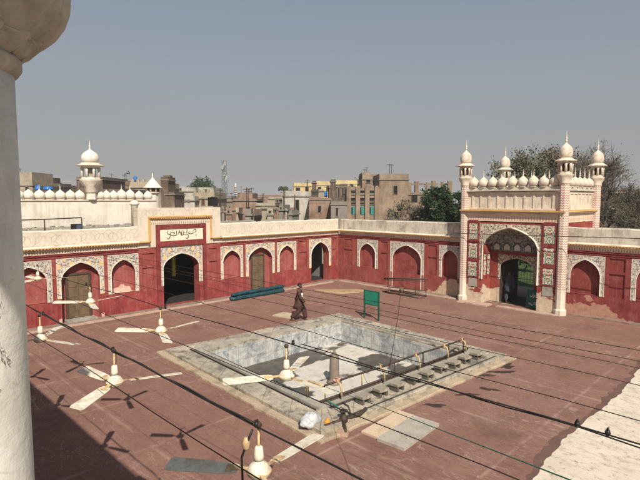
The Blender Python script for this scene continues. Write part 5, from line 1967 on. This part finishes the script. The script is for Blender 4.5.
house('sloping ruined brick house with broken top', 309, 331, 198, 64, BR, [(318, 321, 206, 212)], par=0.15, dep=5, step=(309, 320, 196.8))
house('bare grey concrete shed below the dark tower', 331, 347, 201.5, 60, T_GREY, [(336, 338, 208, 216)], par=0.3, dep=5)
sch = house('long tan brick school with piers and teal lower windows', 347.5, 379, 188.5, 63, BR_T,
            [(a, a + 5.2, p, q) for a in (350.5, 359, 368.5) for p, q in ((190.5, 194.5), (198, 201), (202.5, 204.5))], par=0.6, merlons=7, columns=(348.6, 357.6, 367, 376.5))
f = MB()
for a in (350.5, 359, 368.5):
    u0, u1 = ((a - 363.25) / 495 * 63, (a + 5.2 - 363.25) / 495 * 63)
    f.box(u0, u1, -0.05, -0.002, zz(214.5, 63), zz(206.5, 63), 0)
    f.box(u0 + 0.12, (u0 + u1) / 2 - 0.05, -0.06, -0.05, zz(214, 63), zz(207.3, 63), 1)
f.build('shutters', [T_TEAL, PANE], sch)
house('set back dull upper block above the school', 362, 392, 174.5, 85, BR_T, [(366, 370, 179, 183), (375, 379, 179, 183)], par=0.8, step=(362, 371, 172.6))
house('tall plain brick block with one dark window right of the school', 379, 408, 174, 66, BR_T, [(393, 397, 186, 194)], par=0.7)
rn = house('roofless tan building with gaping parapet openings', 407.5, 452, 192.5, 69, BR_T, [(411, 417, 195, 202), (420, 432, 196.5, 203), (436, 444, 196.5, 203)], par=0.2)
rp = MB()
for a, b, t in ((408, 410.5, 182.5), (414.5, 418.5, 181.5), (426, 428, 182.5), (431.5, 435, 180.8), (441, 443, 182), (447.5, 451.5, 181.2)):
    u0, u1 = ((a - 429.75) / 495 * 69, (b - 429.75) / 495 * 69)
    rp.box(u0, u1, 0.0, 0.5, zz(192.5, 69), zz(t, 69))
for a, b, t0, t1 in ((410.5, 447.5, 183.4, 185.2),):
    u0, u1 = ((a - 429.75) / 495 * 69, (b - 429.75) / 495 * 69)
    rp.box(u0, u1, 0.06, 0.4, zz(t1, 69), zz(t0, 69))
rp.build('ruined_wall', BR_T, rn)
house('dull brick wall house right of the gate behind bare trees', 596, 690, 190, 52, BR_D, [(632, 640, 200, 203)], par=0.2, roof=T_WHITE)
house('brown garden wall far behind the gate', 470, 600, 199, 66, BR, [], 1.0, par=0.2, cat='wall', name='garden_wall')
house('long dusty far row behind the minor domes', -40, 80, 195, 190, T_CREAM, [], par=0.6)
house('far grey block at the foot of the tower', 216, 232, 196, 150, T_GREY, [(222, 224, 198, 200)], par=0.5)


rj = random.Random(77)
JM = [(BR, 'small far brick house in the jumble under the steel mast'), (BR_D, 'small far sooty house in the jumble under the steel mast'),
      (T_CREAM, 'small far cream house in the jumble under the steel mast'), (T_GREY, 'small far grey shed in the jumble under the steel mast')]
for i in range(30):
    x = 219 + 78 * (i + rj.uniform(0.1, 0.9)) / 30
    v = rj.uniform(46, 57) if i % 2 else rj.uniform(60, 130)
    w = rj.uniform(2.5, 6.5)
    yt = rj.uniform(204.5, 211) if i % 2 else 200 + rj.uniform(-3.5, 4.0)
    mt, lb = JM[rj.randrange(4)]
    ws = [(x - w * 0.2, x + w * 0.12, yt + 2.2, yt + 4.5)] if rj.random() < 0.55 else []
    h_ = house(lb, x - w / 2, x + w / 2, yt, v, mt, ws, rj.uniform(2.0, 4.5), par=rj.choice((0.1, 0.3, 0.5)), yaw=rj.uniform(-25, 25))
    h_['group'] = 'small far houses in the middle of the town'
rj = random.Random(78)
for i in range(14):
    x = rj.choice((rj.uniform(24, 75), rj.uniform(104, 135), rj.uniform(296, 350)))
    v = rj.uniform(88, 140)
    w = rj.uniform(3, 7) * 80 / v
    yt = rj.uniform(182, 192)
    mt, lb = JM[rj.randrange(4)]
    lb = lb.replace('in the jumble under the steel mast', 'half hidden among taller roofs')
    h_ = house(lb, x - w / 2, x + w / 2, yt, v, mt, [], rj.uniform(2.5, 5), par=0.3, yaw=rj.uniform(-25, 25))
    h_['group'] = 'small far houses half hidden among taller roofs'


def tank(label, px, py, v, r=0.6, h=1.3):
    c = at(px, v)
    m = MB()
    m.lathe([(r, 0), (r, h * 0.25), (r * 1.05, h * 0.3), (r, h * 0.35), (r, h * 0.75), (r * 0.85, h * 0.9), (r * 0.35, h), (r * 0.3, h * 1.06), (0.05, h * 1.07)], n=20)
    o = tag(m.build('water_tank', BLUE), label, 'water tank')
    o.location = (c.x, c.y, zz(py, v))
    return o


tank('blue water tank standing on a stand beside the round tree', 136.5, 181.5, 84, 0.33, 0.85)
tank('small blue tank above the left white domes', 39.5, 190.5, 60, 0.35, 0.6)
tank('wide blue tank just right of the small blue tank', 49.5, 190.5, 62, 0.55, 0.5)
tank('blue drum on the yellow balcony', 325.5, 197, 98, 0.4, 1.1)
c = at(213, 60)
m = MB()
m.box(-0.45, 0.45, -0.4, 0.4, 0, 1.05)
m.lathe([(0.25, 1.05), (0.25, 1.12), (0.05, 1.15)], n=12)
tag(m.build('water_tank', BLACK), 'black box tank beside the shuttered house', 'water tank').location = (c.x, c.y, zz(206, 60))

# lattice tower
tw = thing('lattice_tower', 'tall grey steel lattice mast with antennas', 'tower', tuple(at(225, 260)))
H = zz(161, 260)
HAZEM = plain('grey mast steel', (0.085, 0.09, 0.095), 0.6, 0.2)
m = MB()
for sx in (-1, 1):
    for sy in (-1, 1):
        m.tube([(sx * 1.15, sy * 1.15, 0), (sx * 0.8, sy * 0.8, H)], 0.11, 4, 0, False)
nz = 12
for i in range(nz):
    z0, z1 = H * i / nz, H * (i + 1) / nz
    r0_, r1_ = 1.15 - 0.35 * i / nz, 1.15 - 0.35 * (i + 1) / nz
    cs = [(-1, -1), (1, -1), (1, 1), (-1, 1)]
    for k in range(4):
        a, b = cs[k], cs[(k + 1) % 4]
        m.tube([(a[0] * r0_, a[1] * r0_, z0), (b[0] * r1_, b[1] * r1_, z1)], 0.07, 4, 0, False)
        m.tube([(b[0] * r0_, b[1] * r0_, z0), (a[0] * r1_, a[1] * r1_, z1)], 0.07, 4, 0, False)
m.build('mast', HAZEM, tw)
m = MB()
for i in range(9):
    a = i * 0.75
    z = H * (0.62 + 0.36 * (i / 9))
    m.box(1.1 * cos(a) - 0.22, 1.1 * cos(a) + 0.22, 1.1 * sin(a) - 0.22, 1.1 * sin(a) + 0.22, z - 1.0, z + 1.0)
m.lathe([(0.7, -0.2), (0.7, 0.2)], (1.3, -1.0, H * 0.7), 14)
m.build('antennas', plain('pale antenna', (0.42, 0.42, 0.42), 0.6), tw)
m = MB()
c = at(236, 200)
m.lathe([(0.5, 0), (0.45, 6.5)], n=10)
for k in range(5):
    m.lathe([(0.5, 6.5 + k * 0.9), (0.48, 6.95 + k * 0.9)], n=10, m=1)
    m.lathe([(0.46, 6.95 + k * 0.9), (0.46, 7.4 + k * 0.9)], n=10)
m.lathe([(0.5, 11.0), (0.3, 11.6), (0.03, 12.4)], n=10)
tag(m.build('minaret', [plain('white chimney paint', (0.6, 0.58, 0.55), 0.8), BR_D]), 'tiny far banded white minaret right of the steel mast', 'minaret').location = (c.x, c.y, 0)
c = at(127.5, 84)
sp_ = thing('loudspeaker', 'grey horn loudspeaker on a rod beside the blue tank', 'loudspeaker', (c.x, c.y, zz(181, 84)), radians(40))
m = MB()
m.tube([(0, 0, 0), (0, 0, 1.2)], 0.04, 6)
m.build('rod', IRON, sp_)
m = MB(rot('Y', 70, (0, 0, 1.2)))
m.lathe([(0.07, -0.3), (0.09, 0.0), (0.16, 0.3), (0.36, 0.5)], (0, 0, 1.2), 14)
m.build('horn', STEEL, sp_)

# ------------------------------------------------------------------ trees
BARK = plaster('grey bark', (0.13, 0.105, 0.08), (0.07, 0.055, 0.045), 0.6, 3.0)
LF_D = leaf_mat('dark green leaves', (0.018, 0.035, 0.014), (0.04, 0.07, 0.026))
LF_M = leaf_mat('dusty olive leaves', (0.075, 0.075, 0.045), (0.13, 0.125, 0.08))
LF_G = leaf_mat('grey dry leaves', (0.1, 0.085, 0.06), (0.17, 0.145, 0.105))
LF_L = leaf_mat('garden leaves', (0.035, 0.06, 0.015), (0.08, 0.11, 0.03))


def leaf(m, p, s, rnd):
    a = Vector((rnd.gauss(0, 1), rnd.gauss(0, 1), rnd.gauss(0, 1)))
    a = a.normalized() if a.length > 1e-4 else Vector((1, 0, 0))
    b = a.orthogonal().normalized()
    c = a.cross(b)
    t = rnd.uniform(0, 6.28)
    u = b * cos(t) + c * sin(t)
    w = a.cross(u)
    m.add([p - u * s, p + w * s * 0.45, p + u * s, p - w * s * 0.45], [(0, 1, 2, 3)])


def tree(label, base, h, clumps, mat, nleaf=2600, ls=0.16, seed=1, limbs=True, name='tree', cat='tree'):
    """tapered trunk, a limb to every clump, leaves scattered in ragged clumps (x, y, z, r)"""
    rnd = random.Random(seed)
    root = thing(name, label, cat, base)
    m = MB()
    top = Vector((rnd.uniform(-0.2, 0.2), rnd.uniform(-0.2, 0.2), h * 0.55))
    r0 = 0.035 * h
    m.tube([(0, 0, 0), (0.05, 0.02, h * 0.2), top * 0.75 + Vector((0, 0, 0.0)), top], [r0 * 1.3, r0, r0 * 0.75, r0 * 0.5], 8)
    for (x, y, z, r) in clumps:
        e = Vector((x, y, z))
        s = Vector((0.03, 0.02, min(z * 0.6, h * 0.5)))
        mid = s.lerp(e, 0.5) + Vector((rnd.uniform(-.2, .2), rnd.uniform(-.2, .2), 0.1 * r))
        m.tube([s, mid, e], [r0 * 0.5, r0 * 0.32, r0 * 0.1], 6)
        for q in range(7):
            d = Vector((rnd.gauss(0, 1), rnd.gauss(0, 1), rnd.gauss(0.3, 1))).normalized() * r
            m.tube([mid.lerp(e, 0.6), e + d * 0.5, e + d], [r0 * 0.14, r0 * 0.09, r0 * 0.03], 4)
    m.build('trunk', BARK, root)
    l = MB()
    tot = sum(c[3] ** 2 for c in clumps)
    for (x, y, z, r) in clumps:
        n = int(nleaf * r * r / tot)
        subs = [Vector((rnd.gauss(0, 1), rnd.gauss(0, 1), rnd.gauss(0, 0.8))).normalized() * r * rnd.uniform(0.35, 1.0) for _ in range(16)]
        for i in range(n):
            c = subs[rnd.randrange(16)]
            p = Vector((x, y, z)) + c + Vector((rnd.gauss(0, 1), rnd.gauss(0, 1), rnd.gauss(0, 1))) * r * 0.2
            leaf(l, p, ls * rnd.uniform(0.6, 1.3), rnd)
    l.build('crown', mat, root)
    return root


def crown(h, r, n, seed, lo=0.45):
    rnd = random.Random(seed)
    out = []
    for i in range(n):
        a = rnd.uniform(0, 6.28)
        q = rnd.uniform(0.1, 0.75) * r
        z = rnd.uniform(lo * h, h * 0.86)
        f = 1 - 0.55 * max(0, (z / h - 0.6) / 0.4)
        out.append((q * f * cos(a), q * f * sin(a), z, r * rnd.uniform(0.32, 0.5)))
    out.append((0, 0, h * 0.88, r * 0.35))
    return out


def bare(label, base, h, seed, leaves=0, mat=LF_G, spread=0.55, ls=0.075):
    rnd = random.Random(seed)
    root = thing('bare_tree', label, 'tree', base)
    m, l = MB(), MB()

    def grow(p, d, ln, r, lev):
        q = p
        pts = [p]
        for i in range(3):
            d = (d + Vector((rnd.gauss(0, 1), rnd.gauss(0, 1), rnd.gauss(0.12, 0.6))) * 0.13).normalized()
            q = q + d * ln / 3
            pts.append(q)
        m.tube(pts, [r, r * 0.85, r * 0.72, r * 0.6], 5 if lev < 2 else 3, 0, lev < 2)
        if lev >= 2:
            for _ in range(4 if lev > 3 else 2):
                o = pts[rnd.randrange(1, 4)]
                td = (d + Vector((rnd.gauss(0, 1), rnd.gauss(0, 1), rnd.gauss(0.2, 0.8))) * 0.8).normalized()
                tl = rnd.uniform(0.4, 0.9)
                m.tube([o, o + td * tl * 0.5 + Vector((0, 0, 0.04)), o + td * tl], [0.016, 0.012, 0.006], 3, 0, False, False)
        if lev >= 4:
            for _ in range(leaves):
                leaf(l, q + Vector((rnd.gauss(0, 1), rnd.gauss(0, 1), rnd.gauss(0, 1))) * 0.3, ls * rnd.uniform(0.6, 1.3), rnd)
        if lev == 6: return
        for k in range(3 if lev < 4 else 2):
            ax = d.orthogonal().normalized()
            ax.rotate(Matrix.Rotation(rnd.uniform(0, 6.28), 3, d))
            nd = (d + ax * rnd.uniform(spread * 0.6, spread * 1.5)).normalized()
            grow(pts[3] if k else pts[2], nd, ln * rnd.uniform(0.62, 0.85), r * 0.62, lev + 1)
    grow(Vector((0, 0, 0)), Vector((rnd.uniform(-.1, .1), rnd.uniform(-.1, .1), 1)), h * 0.27, h * 0.02, 0)
    m.build('branches', BARK, root)
    if leaves: l.build('crown', mat, root)
    return root


tree('round dark green tree behind the white houses left of the mast', at(204, 120), 11.3, crown(11.2, 5.2, 12, 2), LF_D, 3600, 0.3, 2)
tree('small round dark tree next to the blue water tank', at(129, 110), 10.5, crown(10.4, 2.6, 7, 5, 0.6), LF_D, 1500, 0.22, 5)
tree('dark tree peeping above the left white domes', at(60, 130), 10.6, crown(10.6, 3.2, 8, 9, 0.6), LF_D, 1600, 0.28, 9)
tree('dark shrubby tree between shaft and white house', at(172, 130), 9.2, crown(9.2, 2.6, 7, 19, 0.6), LF_D, 1200, 0.28, 19)
tree('dense dark green tree left of the gate', at(443, 42), 6.85, crown(6.9, 1.9, 14, 31, 0.35), LF_D, 13000, 0.12, 31)
tree('slim dark green tree tucked against the gate turret', at(458, 40), 6.6, crown(6.6, 1.1, 9, 37, 0.35), LF_D, 5000, 0.13, 37)
tree('dusty olive bush over the parapet left of the dark tree', at(424, 44), 5.6, crown(5.6, 1.7, 9, 41, 0.4), LF_G, 5000, 0.11, 41)
tree('dry greyish bush before the tall plain brick block', at(402, 47), 5.7, crown(5.7, 1.9, 9, 43, 0.4), LF_G, 4500, 0.1, 43)
tree('green treetop behind the school roof', at(357, 120), 11.0, crown(11.0, 3.2, 8, 47, 0.6), LF_L, 1500, 0.25, 47)
tree('low green tree inside the garden seen through the gate', at(531, 47), 3.4, crown(3.6, 2.4, 9, 53, 0.35), LF_L, 3200, 0.14, 53)
tree('olive tree with thin leaves rising behind the gate domes', at(523, 50), 10.6, crown(10.7, 4.4, 18, 61, 0.5), LF_M, 19000, 0.13, 61)
tree('greyish leafy tree at the right behind the gate domes', at(551, 53), 10.8, crown(10.9, 3.8, 15, 67, 0.5), LF_G, 15000, 0.13, 67)
for i_, (bx_, by_, lb_) in enumerate(((-14.9, 38.0, 'right hand low shrub beyond the lawn fence'), (-16.5, 38.6, 'middle low shrub beyond the lawn fence'), (-18.2, 38.2, 'left hand low shrub beyond the lawn fence'))):
    tree(lb_, (bx_, by_, 0), 1.9, crown(1.9, 1.2, 7, 90 + i_, 0.25), LF_D, 1800, 0.09, 90 + i_, name='shrub', cat='shrub')
bare('tall bare branched tree behind the right gate turrets', at(582, 48), 12.6, 75, 7, LF_G)
bare('bare grey tree over the brick wall right of the gate', at(610, 46), 9.2, 73, 9, LF_G)
bare('low bare thorn tree at the far right', at(632, 45), 8.2, 79, 9, LF_G)
bare('spreading bare shrub behind the right arcade roof', at(603, 43), 7.2, 83, 9, LF_G, 0.8)
bare('thin bare tree filling the gap left of the tall bare tree', at(566, 52), 9.6, 89, 9, LF_G)
pt = thing('palm_tree', 'tiny far palm on the skyline above the whitewashed block', 'tree', tuple(at(283.5, 170)))
m = MB()
m.tube([(0, 0, 0), (0.1, 0, 4), (0.05, 0, 9.2)], [0.3, 0.25, 0.2], 8)
m.build('trunk', BARK, pt)
m = MB()
rnd = random.Random(4)
for i in range(26):
    a = i * 2.4
    up = rnd.uniform(-0.3, 1.2)
    P = [Vector((0, 0, 9.2)), Vector((cos(a) * 0.8, sin(a) * 0.8, 9.2 + up * 0.8)), Vector((cos(a) * 1.5, sin(a) * 1.5, 9.1 + up * 0.7)), Vector((cos(a) * 1.9, sin(a) * 1.9, 8.6 + up * 0.6))]
    m.tube(P, [0.05, 0.2, 0.18, 0.02], 4)
m.build('crown', LF_D, pt)

# railing in the garden, seen through the gate
gf = thing('garden_fence', 'dark low iron fence on the lawn seen through the gate', 'fence', (-13.4, 33.0, 0))
m = MB()
m.tube([(-3, 0, 0.75), (3, 0, 0.75)], 0.025, 5)
m.tube([(-3, 0, 0.2), (3, 0, 0.2)], 0.025, 5)
m.build('rail', BLACK, gf)
m = MB()
for i in range(31):
    m.tube([(-3 + i * 0.2, 0, 0), (-3 + i * 0.2, 0, 0.95)], 0.016, 4)
m.build('bars', BLACK, gf)

# ------------------------------------------------------------------ dusty air
hz = bpy.data.materials.new('dusty air')
hz.use_nodes = True
hn = hz.node_tree
hn.nodes.clear()
ho = hn.nodes.new('ShaderNodeOutputMaterial')
hv = hn.nodes.new('ShaderNodeVolumePrincipled')
hv.inputs['Color'].default_value = (0.97, 0.96, 0.95, 1)
hv.inputs['Density'].default_value = 0.0005
hv.inputs['Anisotropy'].default_value = 0.0
hn.links.new(hv.outputs[0], ho.inputs['Volume'])
m = MB()
m.box(-620, 620, -620, 620, -1.2, 27)
tag(m.build('haze', hz), kind='stuff')
